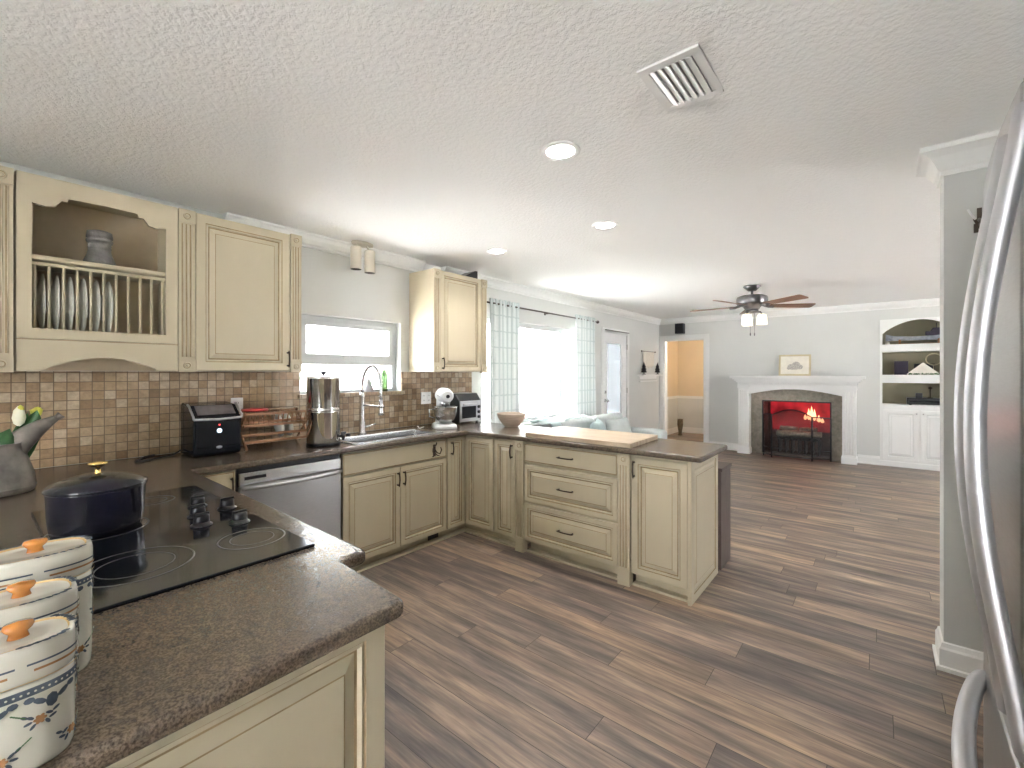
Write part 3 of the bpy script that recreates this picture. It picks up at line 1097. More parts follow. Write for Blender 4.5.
def upper_box(mb, y0, y1, open_front=True, t=.018):
    mb.box(WX + .012, WX + .02, y0, y1, ZB + .0, ZTOP, 2)
    mb.box(WX + .02, XU - .02, y0, y0 + t, ZB, ZTOP); mb.box(WX + .02, XU - .02, y1 - t, y1, ZB, ZTOP)
    mb.box(WX + .02, XU - .02, y0 + t, y1 - t, ZTOP - t, ZTOP)


# cut-off neighbour at the picture's edge
c = thing('wall_cabinet', (-3.2, 0, ZB), 'cream wall cabinet left of the plate rack, only its fluted pilaster in view', 'cabinet')
mb = MB(); upper_box(mb, -.22, .142); mb.box(WX + .02, XU - .02, -.2, .125, ZB, ZB + .018); mb.build('carcass', CR, parent=c)
pilaster_x(c, XU + .004, .066, .142, ZB - .008, ZTOP, .075, deep=.024)
d_ = door_x(c, XU, -.215, .062, ZB + .005, ZTOP - .004, .05)

# plate rack cabinet
c = thing('plate_rack_cabinet', (-3.2, .455, ZB), 'open cream plate rack cabinet with scalloped top and arched valance', 'cabinet')
mb = MB(); upper_box(mb, .146, .757)
mb.box(WX + .02, XU - .02, .164, .739, 1.558, 1.600)      # floor of the rack
mb.build('carcass', CR, parent=c)
mb = MB()
oy0, oy1, oz0 = .199, .704, 1.607
mb.box(XU - .02, XU, .150, oy0, 1.560, ZTOP); mb.box(XU - .02, XU, oy1, .756, 1.560, ZTOP)
mb.box(XU - .02, XU, oy0, oy1, 1.560, oz0)
# scalloped head
half = [(oy0, 2.190), (oy0 + .045, 2.182), (oy0 + .075, 2.190), (oy0 + .092, 2.215), (oy0 + .098, 2.222), (oy0 + .118, 2.222), (oy0 + .122, 2.238), (oy0 + .132, 2.240)] + \
       [(oy0 + .132 + i * .0301, 2.240 + .004 * i / 4) for i in range(1, 5)]
mid = (oy0 + oy1) / 2
prof = half + [(2 * mid - a, b) for a, b in reversed(half)]
poly = [(oy0, ZTOP)] + prof + [(oy1, ZTOP)]
mb.prism(poly, FX(), XU - .02, XU)
mb.build('face_frame', CR, parent=c)
mb = MB()
poly = [(.150, 1.556), (.150, ZB), (.250, ZB)] + [(.250 + .407 * i / 16, ZB + .012 + .055 * math.sin(PI * i / 16)) for i in range(17)] + [(.657, ZB), (.756, ZB), (.756, 1.556)]
mb.prism(poly, FX(), XU - .02, XU - .001)
mb.box(XU - .003, XU - .0005, .150, .756, 1.5545, 1.5575, 1)
mb.build('valance', CR, parent=c)
mb = MB(); mb.box(WX + .02, XU - .024, .164, .739, 1.930, 1.952); mb.box(XU - .034, XU - .016, oy0 - .005, oy1 + .005, 1.932, 1.954); mb.box(XU - .034, XU - .020, oy0 - .005, oy1 + .005, 1.905, 1.922); mb.build('shelf', CR, parent=c, bevel=.004)
for i in range(11):
    yy = oy0 + .010 + i * .0485
    mb = MB(); mb.tube([(XU - .027, yy, 1.600), (XU - .027, yy, 1.915)], .0062, 8); mb.build('spindle', M['cream'], parent=c)
# plates, one per slot
pl0 = None
ordn = ['first', 'second', 'third', 'fourth', 'fifth', 'sixth']
for i in range(6):
    yy = oy0 + .010 + (i + .5) * .0485
    lab = f'white dinner plate standing in the {ordn[i]} slot of the rack, counting from the cut-off pilaster'
    loc = (-3.202, yy, 1.6005)
    if pl0 is None:
        mb = MB()
        mb.lathe([(.001, .0), (.068, .0), (.073, .004), (.095, .010), (.142, .022), (.1445, .025), (.141, .026), (.095, .014), (.070, .008), (.001, .007)], (loc[0], loc[1] - .012, loc[2] + .1447), 40, M=rotx(R(-90)))
        pl0 = tag(mb.build('dinner_plate', M['plate'], loc=loc), lab, 'plate', 'plates in the wooden rack')
    else:
        p_ = pl0.copy(); COL.objects.link(p_); p_.location = loc; p_['label'] = lab
# pewter jar on the shelf
mb = MB()
mb.lathe([(.058, 0), (.066, .01), (.064, .03), (.052, .06), (.046, .085), (.045, .095), (.048, .10), (.045, .108), (.048, .115), (.045, .122), (.052, .128), (.055, .140), (.047, .146), (.054, .152), (.052, .172), (.050, .185), (.030, .192), (.001, .194)], (-3.17, .452, 1.953), 28)
tag(mb.build('lidded_jar', M['pewter'], loc=(-3.17, .452, 1.953)), 'dark grey embossed jar on the plate rack shelf', 'jar')

# door cabinet
c = thing('wall_cabinet', (-3.2, 1.1, ZB), 'cream wall cabinet with one raised-panel door between two fluted pilasters, by the sink window', 'cabinet')
mb = MB(); upper_box(mb, .760, 1.446); mb.box(WX + .02, XU - .02, .778, 1.428, ZB, ZB + .018); mb.box(XU - .04, XU - .021, .778, 1.428, ZB, ZTOP - .02); mb.build('carcass', CR, parent=c)
pilaster_x(c, XU + .004, .760, .838, ZB - .006, ZTOP, .075, deep=.024)
pilaster_x(c, XU + .004, 1.378, 1.448, ZB - .006, ZTOP + .004, .075, deep=.024)
d_ = door_x(c, XU, .842, 1.374, ZB + .004, ZTOP - .002, .062); pull(d_, (XU, 1.358, 1.49), UZ, UX, .085)

# right wall cabinet
c = thing('wall_cabinet', (-3.2, 2.96, ZB), 'cream wall cabinet right of the sink window, above the stand mixer', 'cabinet')
mb = MB(); upper_box(mb, 2.617, 3.306); mb.box(WX + .02, XU - .02, 2.635, 3.288, ZB, ZB + .018); mb.box(XU - .04, XU - .021, 2.635, 3.288, ZB, ZTOP - .02); mb.build('carcass', CR, parent=c)
pilaster_x(c, XU + .004, 2.617, 2.695, ZB - .004, ZTOP, .075, deep=.024)
pilaster_x(c, XU + .004, 3.232, 3.308, ZB - .012, ZTOP, .075, deep=.024)
d_ = door_x(c, XU, 2.699, 3.228, ZB + .004, ZTOP - .002, .055); pull(d_, (XU, 2.722, 1.485), UZ, UX, .085)
mb = MB(); mb.prism([(3.02, ZTOP), (3.20, ZTOP), (3.20, ZTOP + .075), (3.17, ZTOP + .075)], FX(), -3.20, -3.05)
tag(mb.build('wedge_box', M['black'], loc=(-3.12, 3.1, ZTOP)), 'small black wedge lying on top of the right wall cabinet', 'box')

# twin spotlight
c = thing('twin_spotlight', (-3.27, 2.02, ZC), 'cream ceiling spotlight with two cylinder heads above the sink window', 'spotlight')
mb = MB(); mb.lathe([(.001, 0), (.062, 0), (.066, -.006), (.064, -.022), (.050, -.028), (.001, -.028)], (-3.235, 2.045, ZC - .001), 24, sx=.8, sy=1.45); mb.build('canopy', M['shade_cream'], parent=c)
for yy, xx, zt in ((1.965, -3.20, 2.40), (2.09, -3.20, 2.392)):
    mb = MB(); mb.tube([(xx, yy, zt - .01), (xx - .02, yy + (.02 if yy < 2 else -.02), ZC - .02)], .007, 8)
    mb.lathe([(.001, 0), (.036, 0), (.042, -.008), (.042, -.18), (.038, -.18, 1), (.037, -.11, 1), (.001, -.11, 1)], (xx, yy, zt), 24)
    mb.build('lamp_head', [M['shade_cream'], M['bulbhole']], parent=c)

# ================================================================== sink and tap
c = thing('kitchen_sink', (-2.975, 2.115, ZT), 'stainless steel drop-in sink below the small window', 'sink')
mb = MB()
L0 = [SINK[0] - .105, SINK[1] + .022, SINK[2] - .03, SINK[3] + .03]


def loopz(b, z, r, k=6):
    pts = rounded([(b[0], b[2]), (b[1], b[2]), (b[1], b[3]), (b[0], b[3])], [r] * 4)
    return [(x, y, z) for x, y in pts]


lp = [loopz(L0, ZT + .0005, .03), loopz(L0, ZT + .005, .03), loopz([SINK[0] + .004, SINK[1] - .004, SINK[2] + .004, SINK[3] - .004], ZT + .005, .03),
      loopz([SINK[0] + .006, SINK[1] - .006, SINK[2] + .006, SINK[3] - .006], ZT - .004, .03),
      loopz([SINK[0] + .012, SINK[1] - .012, SINK[2] + .012, SINK[3] - .012], ZT - .17, .04),
      loopz([SINK[0] + .03, SINK[1] - .03, SINK[2] + .03, SINK[3] - .03], ZT - .19, .04)]
nn = len(lp[0]); vs = [p for l in lp for p in l]
mb.add(vs, [(i * nn + j, i * nn + (j + 1) % nn, (i + 1) * nn + (j + 1) % nn, (i + 1) * nn + j) for i in range(len(lp) - 1) for j in range(nn)], 0, False)
mb.add(lp[-1], [list(range(nn))])
mb.build('basin', M['steelh'], parent=c)
mb = MB(); mb.lathe([(.001, .002), (.03, .002), (.042, .006), (.045, 0)], (-2.97, 2.15, ZT - .19), 20); mb.build('drain', M['chrome'], parent=c)

c = thing('kitchen_tap', (-3.19, 2.015, ZT + .005), 'brushed steel spring pull-down tap arching over the sink', 'tap')
fx, fy = -3.19, 2.015
mb = MB(); mb.lathe([(.032, 0), (.032, .012), (.024, .02), (.023, .10), (.018, .115), (.017, .29), (.019, .30), (.019, .33), (.001, .335)], (fx, fy, ZT + .005), 20); mb.build('column', M['steelh'], parent=c)
mb = MB(); pts = [(fx, fy, ZT + .33)]
ax, ay = .103, .016   # reach of the arch (towards the room and along the wall)
for k in range(17):
    a = PI - PI * k / 16
    s = (1 + math.cos(a)) / 2
    pts.append((fx + 2 * ax * s, fy + 2 * ay * s, ZT + .385 + .165 * math.sin(a)))
ex, ey = fx + 2 * ax, fy + 2 * ay
pts += [(ex, ey, ZT + .34), (ex, ey, ZT + .28)]
mb.tube(pts, .0115, 10)
hel = []
tot = 0
seg = [Vector(p) for p in pts]
for i in range(len(seg) - 1):
    m_ = 12
    for j in range(m_):
        hel.append((seg[i].lerp(seg[i + 1], j / m_), (seg[i + 1] - seg[i]).normalized()))
hp = []
for i, (p, t) in enumerate(hel):
    a = (Vector((ay, -ax, 0)).normalized()); b = t.cross(a)
    w = i * 1.05
    hp.append(p + (a * math.cos(w) + b * math.sin(w)) * .0125)
mb.tube(hp, .0028, 5)
mb.build('spring_hose', M['steelh'], parent=c)
mb = MB(); mb.lathe([(.012, 0), (.016, -.01), (.016, -.075), (.021, -.095), (.021, -.120), (.001, -.121)], (ex, ey, ZT + .285), 16); mb.build('spray_head', M['steelh'], parent=c)
mb = MB(); mb.tube([(fx, fy, ZT + .235), (ex, ey, ZT + .235)], .007, 8); mb.lathe([(.022, -.012), (.022, .012), (.015, .012), (.015, -.012), (.022, -.012)], (ex, ey, ZT + .235), 16, closed=False); mb.build('holder_arm', M['steelh'], parent=c)
mb = MB(); mb.tube([(fx, fy, ZT + .06), (fx + .02, fy + .04, ZT + .065), (fx + .04, fy + .10, ZT + .085)], [.011, .009, .006], 8); mb.build('lever', M['steelh'], parent=c)
mb = MB(); mb.lathe([(.018, 0), (.020, .006), (.014, .014), (.001, .018)], (-3.205, 1.90, ZT + .005), 16)
tag(mb.build('sink_stopper', M['black'], loc=(-3.205, 1.90, ZT + .005)), 'small black rubber stopper behind the sink, left of the tap', 'stopper')


# outlets
def plate_x(y0, y1, z0, z1, label, n):
    mb = MB(); mb.box(WX + .010, WX + .017, y0, y1, z0, z1)
    o = tag(mb.build('outlet_plate', M['white'], loc=(WX + .01, (y0 + y1) / 2, z0), bevel=.002), label, 'outlet')
    for k in range(n):
        yc = y0 + (y1 - y0) * (k + .5) / n
        mb = MB(); mb.box(WX + .017, WX + .0195, yc - .017, yc + .017, z0 + .025, z1 - .025, 0)
        for zz in (.3, .7):
            for s in (-.006, .006):
                zc_ = z0 + (z1 - z0) * zz
                mb.box(WX + .0195, WX + .0198, yc + s - .0012, yc + s + .0012, zc_ - .006, zc_ + .006, 1)
        mb.build('socket', [M['white'], M['black']], parent=o)


plate_x(2.755, 2.875, 1.10, 1.215, 'white double outlet plate on the tiles left of the stand mixer', 2)
plate_x(1.135, 1.21, 1.115, 1.23, 'white outlet plate on the tiles behind the ice maker', 1)

# ================================================================== cooktop
c = thing('cooktop', (-1.76, .39, ZT), 'black glass cooktop with dial knobs set in the near counter', 'cooktop')
mb = MB(); mb.box(-2.285, -1.238, .148, .632, ZT + .0005, ZT + .010); mb.build('glass_surface', M['blackgloss'], parent=c, bevel=.003)
M['ringmat'] = pm('burner_print', (.10, .085, .068), .3, var=.2)


def burner(cx, cy, r):
    mb = MB(); z = ZT + .0102
    for rr, w in ((r, .0022), (r * .66, .0012)):
        mb.lathe([(rr - w, 0), (rr + w, 0), (rr + w, .0004), (rr - w, .0004), (rr - w, 0)], (cx, cy, z), 48, closed=False)
    mb.build('burner_ring', M['ringmat'], parent=c)


burner(-1.42, .535, .085); burner(-1.45, .275, .12); burner(-1.87, .265, .12); burner(-2.13, .45, .07)
for (kx, ky) in ((-1.80, .595), (-1.60, .565), (-1.905, .535), (-1.78, .500), (-1.665, .478)):
    mb = MB()
    mb.lathe([(.030, 0), (.030, .004), (.024, .006), (.022, .012)], (kx, ky, ZT + .010), 24)
    mb.lathe([(.0225, .012), (.021, .030), (.018, .034), (.001, .035)], (kx, ky, ZT + .010), 24)
    mb.box(kx - .006, kx + .006, ky - .021, ky + .021, ZT + .018, ZT + .050)
    mb.build('knob', M['black'], parent=c, bevel=.002)

# ---- dutch oven
px, py, pz = -1.865, .262, ZT + .0108
c = thing('dutch_oven', (px, py, pz), 'navy enamel lidded casserole with gold knob on the cooktop', 'pot')
mb = MB(); mb.lathe([(.001, 0), (.098, 0), (.106, .006), (.112, .05), (.115, .128), (.118, .132), (.114, .134), (.109, .130), (.104, .02), (.001, .012)], (px, py, pz), 40)
mb.build('pot_body', M['navy'], parent=c)
mb = MB(); mb.lathe([(.119, .133), (.121, .138), (.118, .144), (.095, .158), (.055, .170), (.020, .175), (.001, .176)], (px, py, pz), 40); lid = mb.build('pot_lid', M['navy'], parent=c)
mb = MB(); mb.lathe([(.012, .174), (.007, .178), (.007, .192), (.016, .197), (.024, .203), (.023, .208), (.001, .211)], (px, py, pz), 24); mb.build('lid_knob', M['brass'], parent=lid)


# ---- canisters: rounded-square ceramic jars, painted
def canister(cx, cy, hx, hy, hgt, label, seed):
    rnd = random.Random(seed)
    c = thing('canister', (cx, cy, ZT), label, 'canister', 'ceramic canister set')
    P_ = 2.7
    hb = hgt - .048
    n = 56
    mb = MB()
    mb.lathe([(.90, 0), (.95, .003), (.985, .010), (1.0, .03), (1.0, hb - .012), (.985, hb - .003), (.96, hb)], (cx, cy, ZT + .0005), n, 0, None, hx, hy, P_)
    mb.build('canister_body', M['ceramic'], parent=c)
    mb = MB()
    z0 = hb
    mb.lathe([(.94, z0 + .001), (1.0, z0 + .004), (1.015, z0 + .010), (1.015, z0 + .036), (1.0, z0 + .043), (.975, z0 + .047), (.90, z0 + .047), (.86, z0 + .044), (.40, z0 + .046), (.001, z0 + .046)], (cx, cy, ZT + .0005), n, 0, None, hx, hy, P_)
    lid = mb.build('canister_lid', M['ceramic'], parent=c)
    mb = MB()
    zk = ZT + z0 + .045
    mb.lathe([(.010, 0), (.0085, .004), (.008, .008), (.012, .012), (.0135, .016), (.012, .020), (.001, .0215)], (cx, cy, zk), 24, 0, None, .85, 1.1)
    mb.build('lid_knob', M['amber'], parent=lid)

    def surf(w, z, e=.0014):
        cw, sw = math.cos(w), math.sin(w)
        q = (abs(cw) ** P_ + abs(sw) ** P_) ** (-1 / P_)
        k = 1.0 + (.015 if z > hb else 0)
        return Vector((cx + (hx * k + e) * cw * q, cy + (hy * k + e) * sw * q, ZT + z))

    # arc-length table so marks keep their size
    N = 360
    tab = [0]
    for i in range(N):
        tab.append(tab[-1] + (surf(2 * PI * (i + 1) / N, 0) - surf(2 * PI * i / N, 0)).length)
    per = tab[-1]

    def ang(s):
        s %= per
        lo = 0
        hi = N
        while hi - lo > 1:
            md = (lo + hi) // 2
            if tab[md] <= s: lo = md
            else: hi = md
        return 2 * PI * (lo + (s - tab[lo]) / (tab[hi] - tab[lo])) / N

    def band(mb, s0, s1, z0_, z1_, mat, k=24):
        vs = []
        for i in range(k + 1):
            w = ang(s0 + (s1 - s0) * i / k)
            vs += [surf(w, z0_), surf(w, z1_)]
        mb.add(vs, [(2 * i, 2 * i + 2, 2 * i + 3, 2 * i + 1) for i in range(k)], mat)

    def blob(mb, s, z, rs, rz, rot, mat, k=8):
        vs = [surf(ang(s), z, .0022)]
        for i in range(k):
            a = 2 * PI * i / k
            ds, dz = rs * math.cos(a), rz * math.sin(a)
            vs.append(surf(ang(s + ds * math.cos(rot) - dz * math.sin(rot)), z + ds * math.sin(rot) + dz * math.cos(rot), .0022))
        mb.add(vs, [(0, 1 + i, 1 + (i + 1) % k) for i in range(k)], mat)

    def spray(mb, s, z, f, mir=1):
        for da in range(0, 360, 60):
            blob(mb, s + .007 * f * math.cos(R(da)), z + .007 * f * math.sin(R(da)), .005 * f, .004 * f, R(da), 1)
        blob(mb, s, z, .005 * f, .005 * f, 0, 1)
        for ds, dz, rt in ((-.016, .006, 30), (-.022, -.004, -20), (-.013, -.012, 60), (.016, .010, 40), (.020, -.002, -10), (.012, -.013, -50), (.026, .016, 40), (-.028, .010, -30)):
            blob(mb, s + mir * ds * f, z + dz * f, .0078 * f, .0036 * f, R(rt * mir), 0)
        for q in range(6):
            blob(mb, s + mir * (.026 + .004 * q) * f, z + (.016 + .003 * q) * f, .003 * f, .001, R(38 * mir), 2)

    mb = MB()
    # blue border under the lid + scallop drops
    band(mb, 0, per, hb - .014, hb - .004, 0, 96)
    m_ = int(per / .006)
    for i in range(m_):
        blob(mb, per * i / m_, hb - .009, .0014, .0014, 0, 3, 5)
    m_ = int(per / .052)
    for i in range(m_):
        s = per * (i + .5) / m_
        blob(mb, s, hb - .028, .006, .009, 0, 0)
        for sg in (-1, 1):
            blob(mb, s + sg * .011, hb - .024, .007, .0035, R(35 * sg), 0)
            blob(mb, s + sg * .020, hb - .019, .005, .004, 0, 0)
    # sprays
    m_ = max(3, int(per / .058))
    for i in range(m_):
        s = per * (i + .25) / m_
        spray(mb, s, hb * .58, .52, 1 if i % 2 else -1)
        spray(mb, s + .5 * per / m_, hb * .26, .52, -1 if i % 2 else 1)
    mb.build('painted_flowers', [M['blue'], M['orange'], M['leaf'], M['ceramic']], parent=c, norm=False)
    # stripes on the lid rim
    mb = MB()
    m_ = 4
    for i in range(m_):
        s0, s1 = per * (i + .06) / m_, per * (i + .94) / m_
        band(mb, s0, s1, hb + .024, hb + .0265, 0, 30)
        band(mb, s0 + .006, s1 - .006, hb + .0155, hb + .0185, 1, 30)
    vs = []
    band(mb, 0, per, hb + .0035, hb + .0045, 2, 60)

    def top(w, q, e=.0):
        cw, sw = math.cos(w), math.sin(w)
        k = (abs(cw) ** P_ + abs(sw) ** P_) ** (-1 / P_)
        return Vector((cx + hx * q * cw * k, cy + hy * q * sw * k, ZT + hb + .0478 + e))
    k = n
    vs = []
    for i in range(k + 1):
        w = 2 * PI * i / k
        vs += [top(w, .865, -.0026), top(w, .895, 0)]
    mb.add(vs, [(2 * i, 2 * i + 2, 2 * i + 3, 2 * i + 1) for i in range(k)], 2)
    for i in range(44):
        w = 2 * PI * i / 44
        if (i % 11) > 6: continue
        cpt = top(w, .945 + .02 * (i % 2))
        r = .0035
        mb.add([cpt + Vector((r * math.cos(R(a)), r * 1.4 * math.sin(R(a)), .0004)) for a in range(0, 360, 60)], [list(range(6))], 0)
    mb.build('lid_stripes', [M['blue'], M['orange'], M['tanline']], parent=lid, norm=False)
    return c


canister(-1.055, .073, .048, .067, .208, 'tallest painted cream canister, beside the cooktop at the back of the row', 3)
canister(-.948, .052, .045, .057, .178, 'middle-height painted cream canister between the tall and the short one', 4)
canister(-.852, .044, .042, .052, .158, 'shortest painted cream canister, at the counter end nearest the camera', 5)

# ---- zinc can with tulips
zx, zy = -2.80, .085
c = thing('watering_can', (zx, zy, ZT), 'weathered grey metal watering can at the back corner of the counter', 'watering can')
mb = MB()
mb.lathe([(.001, .004), (.105, 0), (.110, .006), (.112, .02), (.108, .07), (.095, .12), (.083, .165), (.080, .20), (.083, .205), (.077, .205), (.074, .16), (.10, .05), (.001, .02)], (zx, zy, ZT + .0005), 32)
mb.build('can_body', M['zinc'], parent=c)
mb = MB(); mb.lathe([(.112, .018), (.115, .023), (.112, .028)], (zx, zy, ZT), 32, closed=False); mb.build('band', M['zinc'], parent=c)
# broad flattened spout leaning out over the counter
mb = MB()
a0 = Vector((-2.775, .115, ZT + .165)); a1 = Vector((-2.77, .262, ZT + .303))
pts, ss = [], []
for k in range(11):
    q_ = k / 10
    pts.append(a0.lerp(a1, q_) + Vector((0, 0, .016 * math.sin(PI * q_))))
    ss.append(.052 * (1 - .80 * q_ ** 1.3) * (1 if k else .8))
t = (a1 - a0).normalized()
side = Vector((1, 0, 0)); nn_ = t.cross(side).normalized()
vs = []
n = 14
for p, w in zip(pts, ss):
    for j in range(n):
        a = 2 * PI * j / n
        vs.append(p + nn_ * w * math.cos(a) + side * w * .45 * math.sin(a))
mb.add(vs, [(i * n + j, i * n + (j + 1) % n, (i + 1) * n + (j + 1) % n, (i + 1) * n + j) for i in range(10) for j in range(n)], 0, True)
mb.add(vs[:n], [list(range(n))]); mb.add(vs[-n:], [list(range(n))])
mb.tube([a1 - t * .006, a1 + t * .012], [.012, .017], 10)
mb.build('spout', M['zinc'], parent=c)
mb = MB(); mb.tube([(zx + .082, zy - .03, ZT + .19), (zx + .12, zy - .04, ZT + .19), (zx + .13, zy - .045, ZT + .10), (zx + .11, zy - .04, ZT + .05)], .009, 8); mb.build('can_handle', M['rust'], parent=c)

c = thing('tulips', (zx, zy, ZT + .05), 'pale yellow tulip with broad green leaves standing in the watering can', 'plant')


def leaf_mesh(base, tip, width, bend, k=8):
    base, tip, bend = Vector(base), Vector(tip), Vector(bend)
    t = (tip - base).normalized()
    sd = t.cross(Vector((.9, -.3, .1))).normalized()
    mb = MB(); vs = []
    for i in range(k + 1):
        s = i / k
        p = base.lerp(tip, s) + bend * math.sin(PI * s)
        w = width * (math.sin(PI * min(1, .12 + .88 * s)) ** .7 if s < 1 else 0)
        nrm = t.cross(sd)
        vs += [p - sd * w, p + nrm * w * .25, p + sd * w, p - nrm * .004 + nrm * w * .2]
    fs = []
    for i in range(k):
        for j in range(4):
            fs.append((i * 4 + j, i * 4 + (j + 1) % 4, (i + 1) * 4 + (j + 1) % 4, (i + 1) * 4 + j))
    mb.add(vs, fs, 0, True)
    return mb


for b, tp, w, bd in (((zx, zy - .01, ZT + .05), (zx + .03, zy + .035, ZT + .265), .055, (.03, -.02, .0)), ((zx, zy + .02, ZT + .05), (zx, zy + .115, ZT + .335), .040, (0, .015, .02)), ((zx, zy, ZT + .05), (zx - .02, zy - .04, ZT + .30), .05, (0, -.03, 0)), ((zx, zy + .02, ZT + .05), (zx - .03, zy + .09, ZT + .325), .03, (-.02, 0, 0))):
    leaf_mesh(b, tp, w, bd).build('leaf', M['leaf'], parent=c)
for (tx, ty, tz, hh, mt) in ((zx + .0, zy + .062, ZT + .275, .085, 'petal'), (zx - .04, zy + .115, ZT + .305, .045, 'petaly')):
    mb = MB(); mb.tube([(zx, zy + .01, ZT + .05), (tx, ty, tz)], .005, 6, 1)
    mb.lathe([(.004, 0), (.016, .012), (.021, .035), (.016, hh * .78), (.004, hh)], (tx, ty, tz - .005), 12, 0)
    mb.lathe([(.012, hh * .80), (.010, hh * .95), (.001, hh * 1.05)], (tx + .002, ty + .004, tz - .005), 8, 2)
    mb.build('flower', [M[mt], M['leaf'], M['petaly']], parent=c)

# ---- ice maker
ix0, ix1, iy0, iy1 = -3.30, -3.045, .835, 1.085
c = thing('ice_maker', ((ix0 + ix1) / 2, (iy0 + iy1) / 2, ZT), 'black countertop ice maker with slanted windowed lid', 'ice maker')
prof = [(ix0, ZT + .004), (ix1 - .01, ZT + .004), (ix1, ZT + .02), (ix1 + .004, ZT + .215), (ix1 - .012, ZT + .238), (ix1 - .09, ZT + .300), (ix0 + .02, ZT + .312), (ix0, ZT + .300)]
mb = MB(); mb.prism(prof, FY(), iy0, iy1); mb.build('housing', M['blackgloss'], parent=c, bevel=.012, seg=3)
# silver trim following the lid edge
mb = MB()
tr = [(ix1 - .105, ZT + .305), (ix1 - .078, ZT + .297), (ix1 - .003, ZT + .242), (ix1 + .008, ZT + .224)]
for yy in (iy0 - .001, iy1 + .001):
    mb.tube([(x, yy, z) for x, z in tr], .006, 8)
mb.tube([(ix1 + .008, iy0, ZT + .224), (ix1 + .010, (iy0 + iy1) / 2, ZT + .218), (ix1 + .008, iy1, ZT + .224)], .007, 8)
mb.build('trim_band', M['handle'], parent=c)
mb = MB()
t_ = Vector((ix1 - .012 - (ix1 - .09), 0, .238 - .300)); 
v0 = Vector((ix1 - .084, 0, ZT + .2965)); v1 = Vector((ix1 - .020, 0, ZT + .2455))
nr = Vector((.062, 0, .078)).normalized() * .003
mb.add([v0 + Vector((0, iy0 + .025, 0)) + nr, v0 + Vector((0, iy1 - .025, 0)) + nr, v1 + Vector((0, iy1 - .025, 0)) + nr, v1 + Vector((0, iy0 + .025, 0)) + nr,
        v0 + Vector((0, iy0 + .025, 0)) - nr, v0 + Vector((0, iy1 - .025, 0)) - nr, v1 + Vector((0, iy1 - .025, 0)) - nr, v1 + Vector((0, iy0 + .025, 0)) - nr],
       [(0, 1, 2, 3), (7, 6, 5, 4), (0, 4, 5, 1), (1, 5, 6, 2), (2, 6, 7, 3), (3, 7, 4, 0)])
M['smoke'] = pm('smoked_window', (.16, .14, .14), .12, var=.3, scale=9)
mb.build('lid_window', M['smoke'], parent=c)
M['led'] = emis('blue_white_led', (.65, .85, 1.0), 1.6)
M['ledr'] = emis('red_led', (1.0, .08, .08), .8)
cy = (iy0 + iy1) / 2
xf = ix1 + .0035
mb = MB(); mb.lathe([(.001, .0), (.013, 0), (.013, .003), (.001, .003)], (xf - .001, cy + .005, ZT + .150), 20, 0, roty(R(90)))
mb.box(xf + .0015, xf + .003, cy + .003, cy + .007, ZT + .143, ZT + .157, 1)
mb.build('start_button', [M['led'], M['black']], parent=c)
mb = MB(); mb.lathe([(.001, 0), (.0055, 0), (.0055, .002), (.001, .002)], (xf - .001, cy + .005, ZT + .185), 12, 0, roty(R(90))); mb.build('indicator', M['ledr'], parent=c)
mb = MB(); mb.lathe([(.001, 0), (.016, 0), (.016, .002), (.001, .002)], (xf - .003, cy + .005, ZT + .052), 20, 0, roty(R(90)), sx=.55, sy=1.0)
mb.build('badge', M['handle'], parent=c)
# power cord lying on the counter
mb = MB()
mb.tube([(-3.25, .828, ZT + .03), (-3.25, .79, ZT + .006), (-3.20, .70, ZT + .005), (-3.15, .62, ZT + .005), (-3.18, .60, ZT + .005), (-3.30, .66, ZT + .005), (-3.35, .72, ZT + .005)], .0045, 8)
tag(mb.build('power_cord', M['black'], loc=(-3.25, .75, ZT)), 'black power cord looped on the counter beside the ice maker', 'cord')

# ---- folding wooden dish rack
rx0, rx1, ry0, ry1 = -3.32, -3.095, 1.115, 1.56
c = thing('dish_rack', (-3.18, 1.34, ZT), 'folding brown wooden dish rack between the ice maker and water filter', 'dish rack')
for yy in (ry0 + .012, ry1 - .012):
    mb = MB()
    for (xa, za), (xb, zb) in (((rx1 + .02, 0), (rx0, .24)), ((rx0, 0), (rx1 + .02, .235))):
        mb.tube([(xa, yy, ZT + za + .006), (xb, yy, ZT + zb)], .008, 6)
    mb.build('cross_frame', M['rackwood'], parent=c)
for (xx, zz) in ((rx1 + .018, .23), (rx1 - .015, .175), (rx1 + .0, .155), (rx1 - .03, .09), (rx1 + .005, .05), (rx0, .235), (rx0 + .05, .17)):
    mb = MB(); mb.box(xx - .006, xx + .006, ry0, ry1, ZT + zz - .009, ZT + zz + .009); mb.build('rail', M['rackwood'], parent=c, bevel=.002)
for i in range(14):
    yy = ry0 + .03 + i * .03
    mb = MB(); mb.tube([(rx1 + .016, yy, ZT + .225), (rx1 - .02, yy + .006, ZT + .155)], .004, 6); mb.build('dowel', M['rackwood'], parent=c)
    mb = MB(); mb.tube([(rx0 + .0, yy, ZT + .225), (rx0 + .05, yy + .004, ZT + .165)], .004, 6); mb.build('dowel', M['rackwood'], parent=c)
mb = MB(); mb.lathe([(.001, 0), (.075, 0), (.08, .008), (.075, .014), (.001, .016)], (-3.185, 1.215, ZT + .243), 24, sx=1.1, sy=1.0)
tag(mb.build('red_lid', M['red'], loc=(-3.185, 1.215, ZT + .243)), 'flat red plastic lid lying on top of the dish rack', 'lid')
mb = MB(); mb.tube([(-3.17, 1.30, ZT + .247), (-3.20, 1.38, ZT + .247), (-3.19, 1.47, ZT + .249)], .005, 8); mb.ball((-3.19, 1.485, ZT + .252), .014, .022, .006)
tag(mb.build('wooden_spoon', M['board'], loc=(-3.19, 1.38, ZT + .245)), 'wooden spoon laid across the top of the dish rack', 'spoon')
